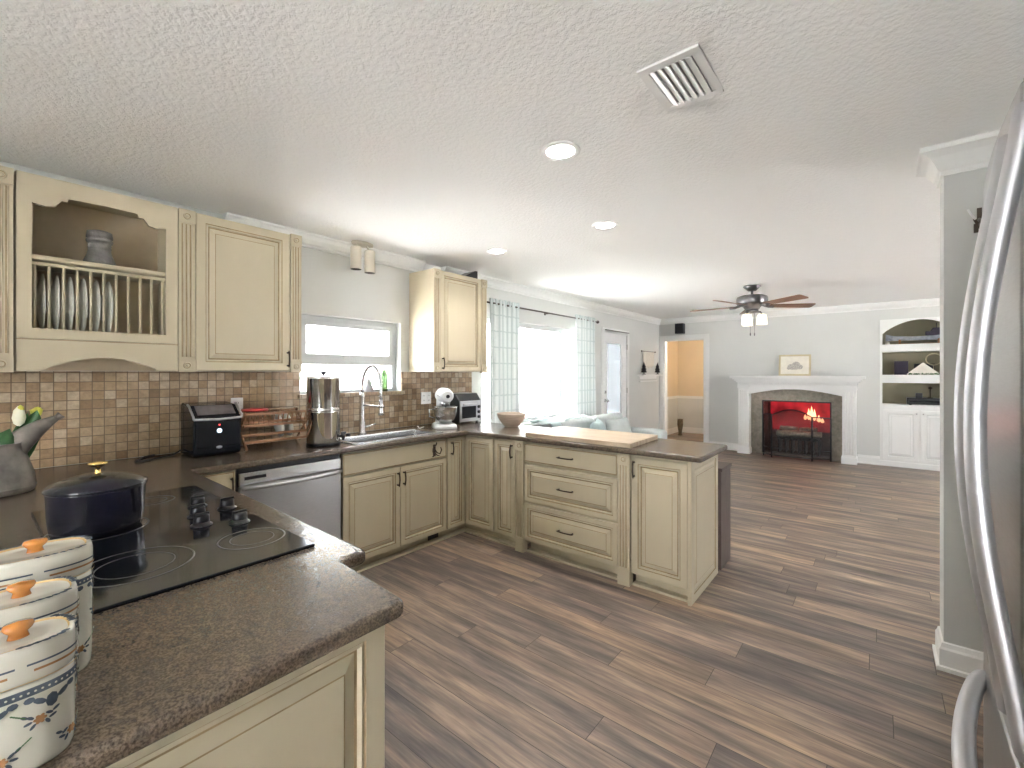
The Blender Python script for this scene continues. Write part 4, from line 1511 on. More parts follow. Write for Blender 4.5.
for i, (yy, lab) in enumerate(((1.36, 'white plate drying in the dish rack near its middle'), (1.42, 'white plate drying in the dish rack nearer the water filter'))):
    mb = MB(); mb.lathe([(.001, 0), (.05, 0), (.085, .012), (.083, .015), (.05, .004), (.001, .004)], (-3.2, yy, ZT + .135), 28, M=rotx(R(-80)))
    tag(mb.build('drying_plate', M['plate'], loc=(-3.2, yy, ZT + .05)), lab, 'plate', 'plates drying in the dish rack')

# ---- gravity water filter
wx, wy = -2.945, 1.562
c = thing('water_filter', (wx, wy, ZT), 'tall polished steel gravity water filter on the counter left of the sink', 'water filter')
mb = MB(); mb.lathe([(.100, 0), (.108, .002), (.108, .018), (.104, .02)], (wx, wy, ZT + .0005), 40); mb.build('base_ring', M['black'], parent=c)
mb = MB(); mb.lathe([(.106, .021), (.107, .024), (.107, .225), (.109, .232), (.107, .238)], (wx, wy, ZT), 40); mb.build('lower_chamber', M['chrome'], parent=c)
mb = MB(); mb.lathe([(.109, .239), (.111, .243), (.105, .252), (.1065, .262), (.107, .455), (.110, .460)], (wx, wy, ZT), 40); mb.build('upper_chamber', M['chrome'], parent=c)
mb = MB(); mb.lathe([(.111, .461), (.111, .466), (.100, .472), (.001, .478)], (wx, wy, ZT), 40); lid = mb.build('filter_lid', M['chrome'], parent=c)
mb = MB(); mb.lathe([(.008, .476), (.008, .484), (.018, .488), (.018, .502), (.001, .505)], (wx, wy, ZT), 16); mb.build('lid_knob', M['black'], parent=lid)
dn = Vector((.62, .52, 0)).normalized()
mb = MB(); b = Vector((wx, wy, ZT + .060)) + dn * .105
mb.tube([b, b + dn * .03], .012, 10); mb.tube([b + dn * .03 + Vector((0, 0, .012)), b + dn * .03 - Vector((0, 0, .028))], .011, 10); mb.box(b.x + dn.x * .03 - .006, b.x + dn.x * .03 + .006, b.y + dn.y * .03 - .016, b.y + dn.y * .03 + .016, b.z + .012, b.z + .03)
mb.build('spigot', M['black'], parent=c)

# ---- stand mixer (head towards the room)
mx, my = -3.02, 2.735
c = thing('stand_mixer', (mx, my, ZT), 'white stand mixer with steel bowl under the right wall cabinet', 'stand mixer')
Rm = rotz(R(-28))


def ml(a, b, z): return Vector((mx, my, ZT + z)) + Rm @ Vector((a, b, 0))


mb = MB()
poly = rounded([(-.16, -.085), (.13, -.11), (.13, .11), (-.16, .085)], [.04, .09, .09, .04])
vs0 = [ml(a, b, .001) for a, b in poly]; vs1 = [ml(a * .96, b * .95, .03) for a, b in poly]; vs2 = [ml(a * .85, b * .8, .042) for a, b in poly]
n = len(poly); mb.add(vs0 + vs1 + vs2, [(i, (i + 1) % n, n + (i + 1) % n, n + i) for i in range(n)] + [(n + i, n + (i + 1) % n, 2 * n + (i + 1) % n, 2 * n + i) for i in range(n)], 0, True)
mb.add(vs0, [list(range(n))]); mb.add(vs2, [list(range(n))])
mb.build('base', M['white'], parent=c)
mb = MB(); mb.tube([ml(-.115, 0, .03), ml(-.125, 0, .12), ml(-.115, 0, .20), ml(-.08, 0, .27)], [.055, .045, .045, .05], 14); mb.build('column', M['white'], parent=c)
mb = MB(); mb.tube([ml(-.155, 0, .275), ml(-.13, 0, .285), ml(-.06, 0, .295), ml(.04, 0, .295), ml(.10, 0, .290), ml(.128, 0, .286)], [.025, .056, .066, .066, .060, .045], 20)
hd = mb.build('motor_head', M['white'], parent=c)
mb = MB(); mb.tube([ml(.126, 0, .288), ml(.140, 0, .288)], [.017, .015], 14); mb.build('attachment_hub', M['black'], parent=hd)
mb = MB(); mb.tube([ml(.045, 0, .235), ml(.045, 0, .20)], [.045, .035], 18); mb.build('planetary', M['steelh'], parent=hd)
Mr = Rm
mb = MB(); cc = ml(.04, 0, .045)
mb.lathe([(.045, .0), (.05, .004), (.055, .012), (.085, .045), (.103, .10), (.105, .145), (.108, .148), (.102, .147), (.098, .10), (.05, .02), (.001, .015)], cc, 32); mb.build('mixing_bowl', M['steelh'], parent=c)
mb = MB(); mb.tube([ml(.04, -.105, .17), ml(.05, -.145, .17), ml(.05, -.145, .11), ml(.04, -.098, .10)], .006, 8); mb.build('bowl_handle', M['steelh'], parent=c)
mb = MB(); mb.tube([ml(.045, 0, .20), ml(.045, 0, .10)], .009, 8); mb.build('beater', M['steelh'], parent=c)
mb = MB(); mb.tube([ml(.02, -.068, .290), ml(.10, -.062, .288)], .004, 6); mb.build('trim_band', M['steelh'], parent=hd)
mb = MB()
mb.tube([(-3.14, 2.60, ZT + .012), (-3.10, 2.52, ZT + .009), (-3.16, 2.545, ZT + .02), (-3.20, 2.59, ZT + .012)], .004, 6)
tag(mb.build('mixer_cord', M['white'], loc=(-3.15, 2.56, ZT)), 'short white cord on the counter behind the sink end, left of the mixer', 'cord')

# ---- toaster oven
c = thing('toaster_oven', (-3.17, 3.13, ZT), 'black and steel toaster oven in the counter corner behind the stand mixer', 'toaster oven')
ty0, ty1, tx0, tx1 = 2.985, 3.285, -3.345, -3.085
mb = MB()
prof = [(tx0, ZT + .018), (tx1, ZT + .018), (tx1, ZT + .222), (tx1 - .055, ZT + .292), (tx0, ZT + .292)]
mb.prism(prof, FY(), ty0, ty1); mb.build('housing', M['black'], parent=c, bevel=.006)
for xx in (tx0 + .03, tx1 - .03):
    for yy in (ty0 + .03, ty1 - .03):
        mb = MB(); mb.lathe([(.013, 0), (.015, .02)], (xx, yy, ZT + .0005), 12); mb.build('foot', M['black'], parent=c)
mb = MB(); mb.box(tx1, tx1 + .010, ty0 + .003, ty1 - .003, ZT + .022, ZT + .222); mb.build('front_panel', M['handle'], parent=c, bevel=.003)
mb = MB(); mb.box(tx1 + .010, tx1 + .016, ty0 + .025, ty1 - .085, ZT + .055, ZT + .170); mb.build('door_glass', M['blackgloss'], parent=c, bevel=.003)
mb = MB(); mb.tube([(tx1 + .010, ty0 + .04, ZT + .188), (tx1 + .035, ty0 + .045, ZT + .190), (tx1 + .035, ty1 - .10, ZT + .190), (tx1 + .010, ty1 - .095, ZT + .188)], .007, 8); mb.build('door_handle', M['handle'], parent=c)
for k in range(3):
    mb = MB(); mb.lathe([(.016, 0), (.015, .014), (.001, .016)], (tx1 + .010, ty1 - .045, ZT + .06 + k * .05), 14, M=roty(R(90))); mb.build('dial', M['black'], parent=c)

# ---- bowl on the corner
mb = MB(); bx, by = -2.605, 3.185
mb.lathe([(.001, .002), (.062, 0), (.066, .006), (.098, .040), (.126, .085), (.134, .115), (.134, .122), (.128, .124), (.124, .116), (.09, .055), (.06, .018), (.001, .014)], (bx, by, ZT + .0008), 40)
tag(mb.build('serving_bowl', M['bowlwood'], loc=(bx, by, ZT)), 'empty pale brown wooden bowl at the bend of the counter', 'bowl')

# ---- butcher-block board on the peninsula
mb = flat_solid([rounded([(-2.115, 2.745), (-1.245, 2.750), (-1.262, 3.265), (-2.13, 3.285)], [.012] * 4)], ZT + .001, ZT + .033, .004, 2)
tag(mb.build('cutting_board', M['board'], loc=(-1.69, 3.0, ZT)), 'long wooden butcher-block board lying on the peninsula counter', 'cutting board')

# ---- dark wood cabinet behind the peninsula end
c = thing('sideboard', (-1.4, 3.47, 0), 'dark wood sideboard standing against the back of the peninsula end', 'sideboard')
mb = MB(); mb.box(-1.80, -.845, 3.345, 3.605, .02, .705); mb.build('body', M['darkwood'], parent=c, bevel=.003)
mb = MB(); mb.box(-1.82, -.838, 3.34, 3.612, .705, .730); mb.build('top', M['darkwood'], parent=c, bevel=.004)
mb = MB(); mb.box(-1.78, -.865, 3.36, 3.59, .001, .022); mb.build('plinth', M['darkwood'], parent=c)
for i in range(2):
    mb = MB(); mb.panel((-1.79 + i * .47, 3.605, .04), UX, UZ, UY, .46, .65, .014, .05); d_ = mb.build('door', M['darkwood'], parent=c)
    pull(d_, (-1.36 + i * .08, 3.619, .4), UZ, UY, .08)

# ================================================================== window sill items
sx_ = WX - .02
mb = MB(); mb.lathe([(.001, .001), (.030, 0), (.032, .005), (.032, .135), (.030, .150), (.020, .165), (.018, .185), (.021, .190), (.017, .191)], (sx_, 2.365, 1.2355), 20)
tag(mb.build('green_bottle', M['greenglass'], loc=(sx_, 2.365, 1.2355)), 'green glass bottle standing on the sink window ledge', 'bottle')
mb = MB(); mb.lathe([(.042, 0), (.045, .01), (.040, .03), (.028, .055), (.022, .065), (.024, .08), (.020, .098), (.008, .112), (.001, .118)], (sx_, 2.21, 1.2355), 20)
tag(mb.build('stone_figurine', M['stone'], loc=(sx_, 2.21, 1.2355)), 'small grey stone figurine on the sink window ledge beside the green bottle', 'figurine')
for i, (yy, h, lab) in enumerate(((1.785, .13, 'pink glass jar on the sink window ledge right behind the water filter'), (1.885, .085, 'low pink glass jar on the sink window ledge left of the tap'))):
    mb = MB(); mb.lathe([(.001, .001), (.034, 0), (.038, .006), (.038, h * .75), (.026, h * .86), (.026, h), (.022, h)], (sx_, yy, 1.2355), 20)
    tag(mb.build('pink_jar', M['pinkglass'], loc=(sx_, yy, 1.2355)), lab, 'jar')

# outside: flowering shrub and a pale awning
c = thing('flowering_shrub', (-4.6, 2.85, -.02), 'green shrub with pink flowers outside the sink window', 'shrub')
rnd = random.Random(4)
mb = MB(); mb.tube([(-4.6, 2.85, -.02), (-4.6, 2.85, .9), (-4.55, 2.87, 1.25)], .03, 8); mb.build('stem', M['rackwood'], parent=c)
mb = MB(); mf = MB()
for i in range(260):
    a, b, r = rnd.uniform(0, 2 * PI), rnd.uniform(-1, 1), rnd.uniform(.25, .55)
    p = Vector((-4.6 + r * math.cos(a) * .8, 2.85 + r * math.sin(a) * 1.3, 1.15 + .30 * b))
    q = p + Vector((rnd.uniform(-1, 1), rnd.uniform(-1, 1), rnd.uniform(-.6, .8))).normalized() * .09
    s = Vector((rnd.uniform(-1, 1), rnd.uniform(-1, 1), 0)) * .025
    (mf if i % 3 == 0 else mb).add([p, (p + q) / 2 + s, q, (p + q) / 2 - s], [(0, 1, 2, 3)])
mb.build('foliage', M['leaf'], parent=c)
mf.build('blossoms', M['pink'], parent=c)
c = thing('neighbour_house', (-9.5, 7.5, -.02), 'pale house seen far off through the big window', 'house')
mb = MB(); mb.box(-11, -9.5, 4.0, 12.5, -.02, 3.2); mb.build('facade', M['wall'], parent=c)
mb = MB(); mb.prism([(-9.0, 3.2), (-11.2, 3.2), (-11.2, 4.2)], FY(), 3.7, 12.8); mb.build('roof', M['stone'], parent=c)
mb = MB(); mb.box(-9.52, -9.46, 9.6, 10.4, 1.1, 2.0); mb.build('window', M['smoke'], parent=c)

# ================================================================== curtains
c = thing('curtain_rod', (WX + .09, 4.82, 2.17), 'dark bronze curtain rod above the big window', 'curtain rod')
RX, RZ = WX + .09, 2.170
mb = MB(); mb.tube([(RX, 3.575, RZ), (RX, 6.07, RZ)], .010, 10); mb.build('rod', M['curtainrod'], parent=c)
for yy, s in ((3.575, -1), (6.07, 1)):
    mb = MB(); mb.ball((RX, yy + s * .02, RZ), .024, .03, .024); mb.build('finial', M['curtainrod'], parent=c)
for yy in (3.60, 4.82, 6.05):
    mb = MB(); mb.tube([(RX, yy, RZ), (WX + .001, yy, RZ)], .006, 8); mb.lathe([(.018, 0), (.018, .006)], (WX + .0005, yy, RZ), 12, M=roty(R(90))); mb.build('bracket', M['curtainrod'], parent=c)


def curtain(y0, y1, label, flare, nf):
    c = thing('curtain', (RX, (y0 + y1) / 2, .05), label, 'curtain', 'sheer curtains of the big window')
    me = bpy.data.meshes.new('drape')
    NU, NV = 96, 26
    vs, uv = [], []
    for j in range(NV + 1):
        v = j / NV
        z = .06 + (RZ + .045 - .06) * v
        for i in range(NU + 1):
            u = i / NU
            y = y0 + (y1 - y0) * u
            amp = .036 * (.55 + .45 * (1 - v)) * (1.0 if v < .97 else .6)
            ph = u * nf * 2 * PI
            x = RX + amp * math.sin(ph + .35 * math.sin(3 * v + u * 4)) + .010 * math.sin(ph * .37 + 2 * v)
            y += flare * (1 - v) * (u - .5) + .010 * math.sin(ph * .5 + 1.3)
            vs.append((x - ORG[c.name].x, y - ORG[c.name].y, z - ORG[c.name].z))
            uv.append((u, v))
    fs = [(j * (NU + 1) + i, j * (NU + 1) + i + 1, (j + 1) * (NU + 1) + i + 1, (j + 1) * (NU + 1) + i) for j in range(NV) for i in range(NU)]
    me.from_pydata(vs, [], fs)
    ul = me.uv_layers.new(name='UVMap')
    for p in me.polygons:
        p.use_smooth = True
        for li in p.loop_indices:
            ul.data[li].uv = uv[me.loops[li].vertex_index]
    me.materials.append(M['curtain'])
    o = bpy.data.objects.new('drape', me)
    COL.objects.link(o)
    o.parent = c
    ORG[o.name] = ORG[c.name]
    for k in range(nf):
        yy = y0 + (y1 - y0) * (k + .5) / nf
        mb = MB(); mb.box(RX - .014, RX + .014, yy - .014, yy + .014, RZ - .018, RZ + .052); mb.build('tab', M['curtain'], parent=c)
    return c


curtain(3.63, 4.18, 'sheer pale plaid curtain at the kitchen end of the big window', .02, 7)
curtain(5.43, 6.02, 'sheer pale plaid curtain at the garden door end of the big window', .02, 7)

# ================================================================== sofa under the window
c = thing('sofa', (-2.75, 5.25, 0), 'pale upholstered sofa under the big window, seen over the peninsula', 'sofa')
mb = MB(); mb.box(-3.18, -2.30, 4.25, 6.35, .06, .30); mb.build('base', M['sofa'], parent=c, bevel=.03, seg=3)
for xx in (-3.12, -2.36):
    for yy in (4.31, 6.29):
        mb = MB(); mb.lathe([(.022, 0), (.028, .07)], (xx, yy, .001), 12); mb.build('leg', M['darkwood'], parent=c)
for i in range(2):
    mb = MB(); mb.box(-2.98, -2.27, 4.47 + i * .83, 5.29 + i * .83, .30, .46); mb.build('seat_cushion', M['sofa'], parent=c, bevel=.05, seg=4)
for yy in (4.25, 6.13):
    mb = MB(); mb.box(-3.15, -2.30, yy, yy + .22, .30, .60); mb.build('arm', M['sofa'], parent=c, bevel=.07, seg=4)
mb = MB(); mb.box(-3.20, -2.98, 4.27, 6.33, .30, .76); mb.build('backrest', M['sofa'], parent=c, bevel=.05, seg=4)
for i in range(2):
    mb = MB(); mb.obox((-2.92, 4.88 + i * .83, .625), .08, .40, .20, roty(R(-12))); mb.build('back_cushion', M['sofa'], parent=c, bevel=.065, seg=4)


def pillow(cx, cy, cz, w, h, t, rot, label, mat):
    mb = MB(); n = 14; vs = []
    for side in (1, -1):
        for i in range(n + 1):
            for j in range(n + 1):
                a, b = -1 + 2 * i / n, -1 + 2 * j / n
                puff = ((1 - a ** 4) * (1 - b ** 4)) ** .5
                pin = 1 - .10 * (abs(a) * (1 - abs(b)) + abs(b) * (1 - abs(a)))
                vs.append(Vector((cx, cy, cz)) + rot @ Vector((side * t * puff, a * w * pin, b * h * pin)))
    k = (n + 1) ** 2
    fs = []
    for s_ in range(2):
        for i in range(n):
            for j in range(n):
                q = s_ * k + i * (n + 1) + j
                fs.append((q, q + 1, q + n + 2, q + n + 1))
    mb.add(vs, fs, 0, True)
    bm_ = mb
    return tag(bm_.build('throw_pillow', mat, loc=(cx, cy, cz - h)), label, 'pillow')


pillow(-2.74, 5.15, .585, .25, .22, .08, rotz(R(20)) @ roty(R(-20)), 'pale aqua throw pillow leaning on the sofa back', M['sofa2'])
pillow(-2.76, 5.72, .565, .25, .22, .08, rotz(R(-15)) @ roty(R(-20)), 'white throw pillow leaning at the far end of the sofa back', M['sofa'])
# crumpled throw over the near end of the back
mb = MB(); n1, n2 = 26, 18; vs = []
rnd = random.Random(9)
for i in range(n1 + 1):
    for j in range(n2 + 1):
        y = 4.30 + .95 * i / n1
        s = j / n2 * .55
        if s < .22: x, z = -2.955 + .03, 0.58 + s
        else:
            x = -2.925 - (s - .22); z = .80
        z += .018 * math.sin(i * 1.1 + j * .5) + .012 * math.sin(i * .6 - j * 1.3) + .02
        x += .015 * math.sin(i * .8 + j) + (.08 if s < .22 else 0) * (1 - s / .22)
        vs.append((x, y, z))
mb.add(vs, [(i * (n2 + 1) + j, i * (n2 + 1) + j + 1, (i + 1) * (n2 + 1) + j + 1, (i + 1) * (n2 + 1) + j) for i in range(n1) for j in range(n2)], 0, True)
o = tag(mb.build('throw_blanket', M['sofa2'], loc=(-2.95, 4.75, .6)), 'crumpled pale aqua blanket draped over the sofa back', 'blanket')
so = o.modifiers.new('thickness', 'SOLIDIFY'); so.thickness = .012

# ================================================================== ceiling fittings
spots = [(-1.168, 1.795, 'recessed ceiling light nearest the camera, below the air vent'), (-1.506, 2.895, 'recessed ceiling light above the middle of the peninsula'), (-2.553, 2.922, 'recessed ceiling light near the right wall cabinet')]
LAMP_W = 3.2
first = None
for (lx, ly, lab) in spots:
    if first is None:
        c = thing('recessed_light', (lx, ly, ZC), lab, 'ceiling light', 'recessed ceiling lights')
        mb = MB(); mb.lathe([(.066, -.001), (.070, -.006), (.090, -.008), (.094, -.004), (.095, -.0005)], (lx, ly, ZC), 36, closed=False); mb.build('trim_ring', M['white'], parent=c)
        mb = MB(); mb.lathe([(.001, -.004), (.067, -.004), (.067, -.001), (.001, -.001)], (lx, ly, ZC), 36); mb.build('diffuser', M['lamp'], parent=c)
        ld = bpy.data.lights.new('downlight', 'AREA'); ld.shape = 'DISK'; ld.size = .13; ld.energy = LAMP_W; ld.color = (1, .97, .93); ld.spread = R(120)
        lo_ = bpy.data.objects.new('downlight', ld); COL.objects.link(lo_); lo_.parent = c; lo_.location = (0, 0, -.006)
        first = c
    else:
        dup(first, (lx, ly, ZC), lab)

c = thing('air_vent', (-.547, 1.637, ZC), 'white slatted air vent in the ceiling', 'vent')
vx0, vx1, vy0, vy1 = -.652, -.442, 1.484, 1.790
mb = MB()
b_ = .032
for a in ((vx0, vx1, vy0, vy0 + b_), (vx0, vx1, vy1 - b_, vy1), (vx0, vx0 + b_, vy0 + b_, vy1 - b_), (vx1 - b_, vx1, vy0 + b_, vy1 - b_)):
    mb.box(a[0], a[1], a[2], a[3], ZC - .010, ZC - .0005)
mb.build('frame', M['white'], parent=c, bevel=.003)
mb = MB(); mb.box(vx0 + b_, vx1 - b_, vy0 + b_, vy1 - b_, ZC - .002, ZC - .0006); mb.build('backing', M['stone'], parent=c)
for i in range(6):
    xx = vx0 + b_ + (vx1 - vx0 - 2 * b_) * (i + .5) / 6
    mb = MB(); mb.obox((xx, (vy0 + vy1) / 2, ZC - .011), .011, (vy1 - vy0) / 2 - b_, .0012, roty(R(24 if i < 5 else 12))); mb.build('slat', M['white'], parent=c)

# ceiling fan
fx, fy = -1.18, 6.06
c = thing('ceiling_fan', (fx, fy, ZC), 'dark five-blade ceiling fan with glowing glass light kit in the living room', 'ceiling fan')
mb = MB(); mb.lathe([(.001, 0), (.095, 0), (.098, -.012), (.060, -.045), (.045, -.06), (.001, -.06)], (fx, fy, ZC - .0005), 28); mb.build('canopy', M['fanmetal'], parent=c)
mb = MB(); mb.tube([(fx, fy, ZC - .05), (fx, fy, ZC - .13)], .014, 10); mb.build('downrod', M['fanmetal'], parent=c)
mb = MB(); mb.lathe([(.04, 2.345), (.13, 2.335), (.165, 2.320), (.172, 2.300), (.172, 2.245), (.160, 2.225), (.10, 2.205), (.075, 2.165), (.001, 2.165)], (fx, fy, 0), 36); mb.build('motor_housing', M['fanmetal'], parent=c)
for k in range(5):
    a = .6846 + R(-3 + 72 * k)
    Rz = rotz(a)
    mb = MB(); mb.tube([Vector((fx, fy, 2.222)) + Rz @ Vector((.12, 0, 0)), Vector((fx, fy, 2.205)) + Rz @ Vector((.19, 0, 0)), Vector((fx, fy, 2.205)) + Rz @ Vector((.25, 0, 0))], [.012, .016, .02], 8)
    ir = mb.build('blade_iron', M['fanmetal'], parent=c)
    mb = MB()
    Mx = Rz @ rotx(R(-12))
    out = rounded([(.20, -.045), (.72, -.068), (.72, .068), (.20, .045)], [.02, .03, .03, .02])
    n = len(out)
    vs = [Vector((fx, fy, 2.212)) + Mx @ Vector((p, q, zz)) for zz in (-.004, .004) for p, q in out]
    mb.add(vs, [list(range(n))[::-1], list(range(n, 2 * n))] + [(i, (i + 1) % n, n + (i + 1) % n, n + i) for i in range(n)])
    mb.build('blade', M['fanwood'], parent=c)
mb = MB(); mb.lathe([(.07, 2.165), (.075, 2.14), (.05, 2.125), (.001, 2.12)], (fx, fy, 0), 24); mb.build('light_fitter', M['fanmetal'], parent=c)
for k in range(3):
    a = .6846 + R(-30 + 120 * k)
    d_ = Vector((math.cos(a), math.sin(a), 0))
    p0 = Vector((fx, fy, 2.135)) + d_ * .06
    mb = MB(); mb.tube([p0 - d_ * .02, p0 + d_ * .03, p0 + d_ * .045 - Vector((0, 0, .03))], .010, 8); ar = mb.build('lamp_arm', M['fanmetal'], parent=c)
    cc = Vector((fx, fy, 0)) + d_ * .105
    mb = MB(); mb.lathe([(.020, 2.105), (.045, 2.095), (.052, 2.06), (.055, 2.0), (.058, 1.985), (.05, 1.985), (.045, 2.06), (.001, 2.09)], cc, 20); mb.build('glass_shade', M['fanlamp'], parent=c)
for s in (-.02, .03):
    d_ = Vector((math.cos(.6846), math.sin(.6846), 0)) * s
    mb = MB(); mb.tube([Vector((fx, fy, 2.13)) + d_, Vector((fx, fy, 1.88)) + d_], .0018, 5); mb.lathe([(.004, 0), (.008, -.01), (.007, -.03), (.002, -.038)], Vector((fx, fy, 1.885)) + d_, 10); mb.build('pull_chain', M['fanmetal'], parent=c)

# ================================================================== fireplace wall
c = thing('fireplace_mantel', (-1.06, 8.68, 0), 'white fluted fireplace mantel with arched frieze and dentil shelf', 'mantel')
YM = 8.565


def mantel_leg(x0, x1):
    mb = MB()
    mb.box(x0, x1, YM, YF - .001, .001, 1.19)
    mb.box(x0 - .012, x1 + .012, YM - .012, YF - .001, .001, .10)
    mb.box(x0 - .01, x1 + .01, YM - .012, YF - .001, 1.13, 1.19)
    for i in range(4):
        xc = x0 + (x1 - x0) * (i + 1) / 5
        mb.tube([(xc, YM, .14), (xc, YM, 1.10)], .009, 6)
    return mb.build('pilaster', M['trim'], parent=c)


mantel_leg(-1.885, -1.715); mantel_leg(-.420, -.250)
mb = MB()
poly = [(-1.715, 1.19), (-1.715, 1.035)] + [(-1.715 + 1.295 * i / 20, 1.035 + .095 * math.sin(PI * i / 20)) for i in range(1, 20)] + [(-.42, 1.035), (-.42, 1.19)]
mb.prism(poly, FY(), YM + .025, YF - .001)
mb.build('frieze', M['trim'], parent=c)
mb = MB()
for i, (o_, z0_, z1_) in enumerate(((.0, 1.19, 1.235), (.022, 1.235, 1.262), (.045, 1.262, 1.285), (.07, 1.285, 1.305), (.105, 1.305, 1.350))):
    mb.box(-1.895 - o_, -.240 + o_, YM - .01 - o_, YF - .001, z0_, z1_)
mb.build('shelf', M['trim'], parent=c, bevel=.004)
mb = MB()
k = 48
for i in range(k):
    xc = -1.88 + (1.65) * (i + .5) / k
    mb.box(xc - .010, xc + .010, YM - .030, YM - .008, 1.20, 1.232)
mb.build('dentil_molding', M['trim'], parent=c)

c = thing('fireplace', (-1.06, 8.9, 0), 'stone-tiled gas fireplace with red glowing firebox', 'fireplace')
mb = MB()
yt = 8.735
fb = (-1.545, -.565, .03, .93)
wall_grid(mb, -1.714, -.421, .001, 1.12, [fb], lambda a, b, c_, d, m: mb.box(a, b, yt, YF - .001, c_, d, m))
mb.build('tile_surround', M['tile_stone'], parent=c)
mb = MB()
mb.box(fb[0], fb[1], 9.32, 9.36, fb[2], fb[3]); mb.box(fb[0] - .03, fb[0], YF, 9.36, fb[2], fb[3]); mb.box(fb[1], fb[1] + .03, YF, 9.36, fb[2], fb[3])
mb.box(fb[0] - .03, fb[1] + .03, YF, 9.36, fb[3], fb[3] + .03); mb.box(fb[0] - .03, fb[1] + .03, YF, 9.36, 0.001, fb[2])
mb.build('firebox', M['soot'], parent=c)
mb = MB(); mb.box(fb[0], fb[0] + .02, yt - .004, YF, fb[2], fb[3]); mb.box(fb[1] - .02, fb[1], yt - .004, YF, fb[2], fb[3]); mb.box(fb[0], fb[1], yt - .004, YF, fb[3] - .02, fb[3])
mb.build('opening_frame', M['black'], parent=c)
mb = MB(); mb.box(fb[0] + .04, fb[1] - .04, 9.300, 9.318, .38, .90); mb.build('glow_panel', M['firelit_back'], parent=c)  # glowing sheet in place of the red-lit back wall
mb = MB(); mb.box(-1.35, -.75, 8.95, 9.2, .25, .30)
for i in range(7):
    xx = -1.33 + i * .095
    mb.box(xx, xx + .02, 8.93, 9.22, .03 + .0, .27)
mb.build('grate', M['black'], parent=c)
rnd = random.Random(2)
lamp_d = bpy.data.lights.new('fire_glow', 'POINT'); lamp_d.energy = 1.2; lamp_d.color = (1, .10, .06); lamp_d.shadow_soft_size = .08
lo = bpy.data.objects.new('fire_glow', lamp_d); COL.objects.link(lo); lo.parent = c; lo.location = Vector((-1.0, 9.05, .72)) - ORG[c.name]
logs = [((-1.36, 9.00, .352), (-.86, 9.015, .352), .047, 'fire log lying along the front of the grate'), ((-1.30, 9.13, .350), (-.72, 9.12, .350), .046, 'fire log lying along the back of the grate'),
        ((-1.32, 9.13, .436), (-1.06, 8.98, .440), .036, 'upper fire log laid slantwise across the other two, left'), ((-1.02, 8.98, .434), (-.80, 9.14, .436), .034, 'upper fire log laid slantwise across the other two, under the flames')]
for a, b, r, lab in logs:
    a, b = Vector(a), Vector(b)
    pts = [a.lerp(b, i / 6) + Vector((0, rnd.uniform(-.008, .008), rnd.uniform(-.008, .008))) for i in range(7)]
    mb = MB(); mb.tube(pts, [r * rnd.uniform(.85, 1.1) for _ in pts], 10)
    tag(mb.build('fire_log', M['log'], loc=(a + b) / 2), lab, 'log', 'logs in the fireplace grate')
mb = MB()
for (xx, zz, h, w) in ((-.90, .60, .20, .03), (-.86, .58, .26, .035), (-.82, .59, .20, .03), (-.76, .57, .12, .03), (-.95, .60, .10, .025), (-.71, .56, .09, .028)):
    mb.lathe([(.2 * w, 0), (w, h * .22), (w * .75, h * .5), (w * .3, h * .8), (.001, h)], (xx, 9.06, zz), 10, sx=1, sy=.6)
tag(mb.build('flames', M['flame'], loc=(-.92, 9.06, .47)), 'orange flames rising from the fireplace logs', 'flames', kind='stuff')

# fire screen: three hinged mesh leaves, centre one arched
c = thing('fire_screen', (-1.03, 8.60, 0), 'black three-leaf mesh fire screen in front of the fireplace', 'fire screen')


def screen_leaf(p0, p1, top):
    """p0,p1 ground corners; top(s) height"""
    p0, p1 = Vector(p0), Vector(p1)
    n = 12
    tops = [p0.lerp(p1, i / n) + Vector((0, 0, top(i / n))) for i in range(n + 1)]
    mb = MB(); mb.tube([p0 + Vector((0, 0, .002))] + tops + [p1 + Vector((0, 0, .002))], .010, 6); mb.tube([p0 + Vector((0, 0, .04)), p1 + Vector((0, 0, .04))], .008, 6); mb.tube([p0 + Vector((0, 0, .16)), p1 + Vector((0, 0, .16))], .004, 6)
    lf = mb.build('leaf_frame', M['black'], parent=c)
    mb = MB()
    bots = [p0.lerp(p1, i / n) + Vector((0, 0, .045)) for i in range(n + 1)]
    mb.add(bots + tops, [(i, i + 1, n + 2 + i, n + 1 + i) for i in range(n)])
    mb.build('wire_mesh', M['screenmesh'], parent=lf)


screen_leaf((-1.50, 8.60, 0), (-1.36, 8.46, 0), lambda s: .70 + .02 * s)
screen_leaf((-1.355, 8.455, 0), (-.80, 8.455, 0), lambda s: .70 + .10 * math.sin(PI * s))
screen_leaf((-.795, 8.46, 0), (-.565, 8.62, 0), lambda s: .70 - .02 * s)

# picture on the mantel
c = thing('framed_picture', (-1.05, 8.66, 1.351), 'small champagne-framed drawing propped on the mantel shelf', 'picture')
Mt = rotx(R(-8))
pb = Vector((-1.055, 8.62, 1.352))


def pp(a, b, d): return pb + Mt @ Vector((a, d, b))


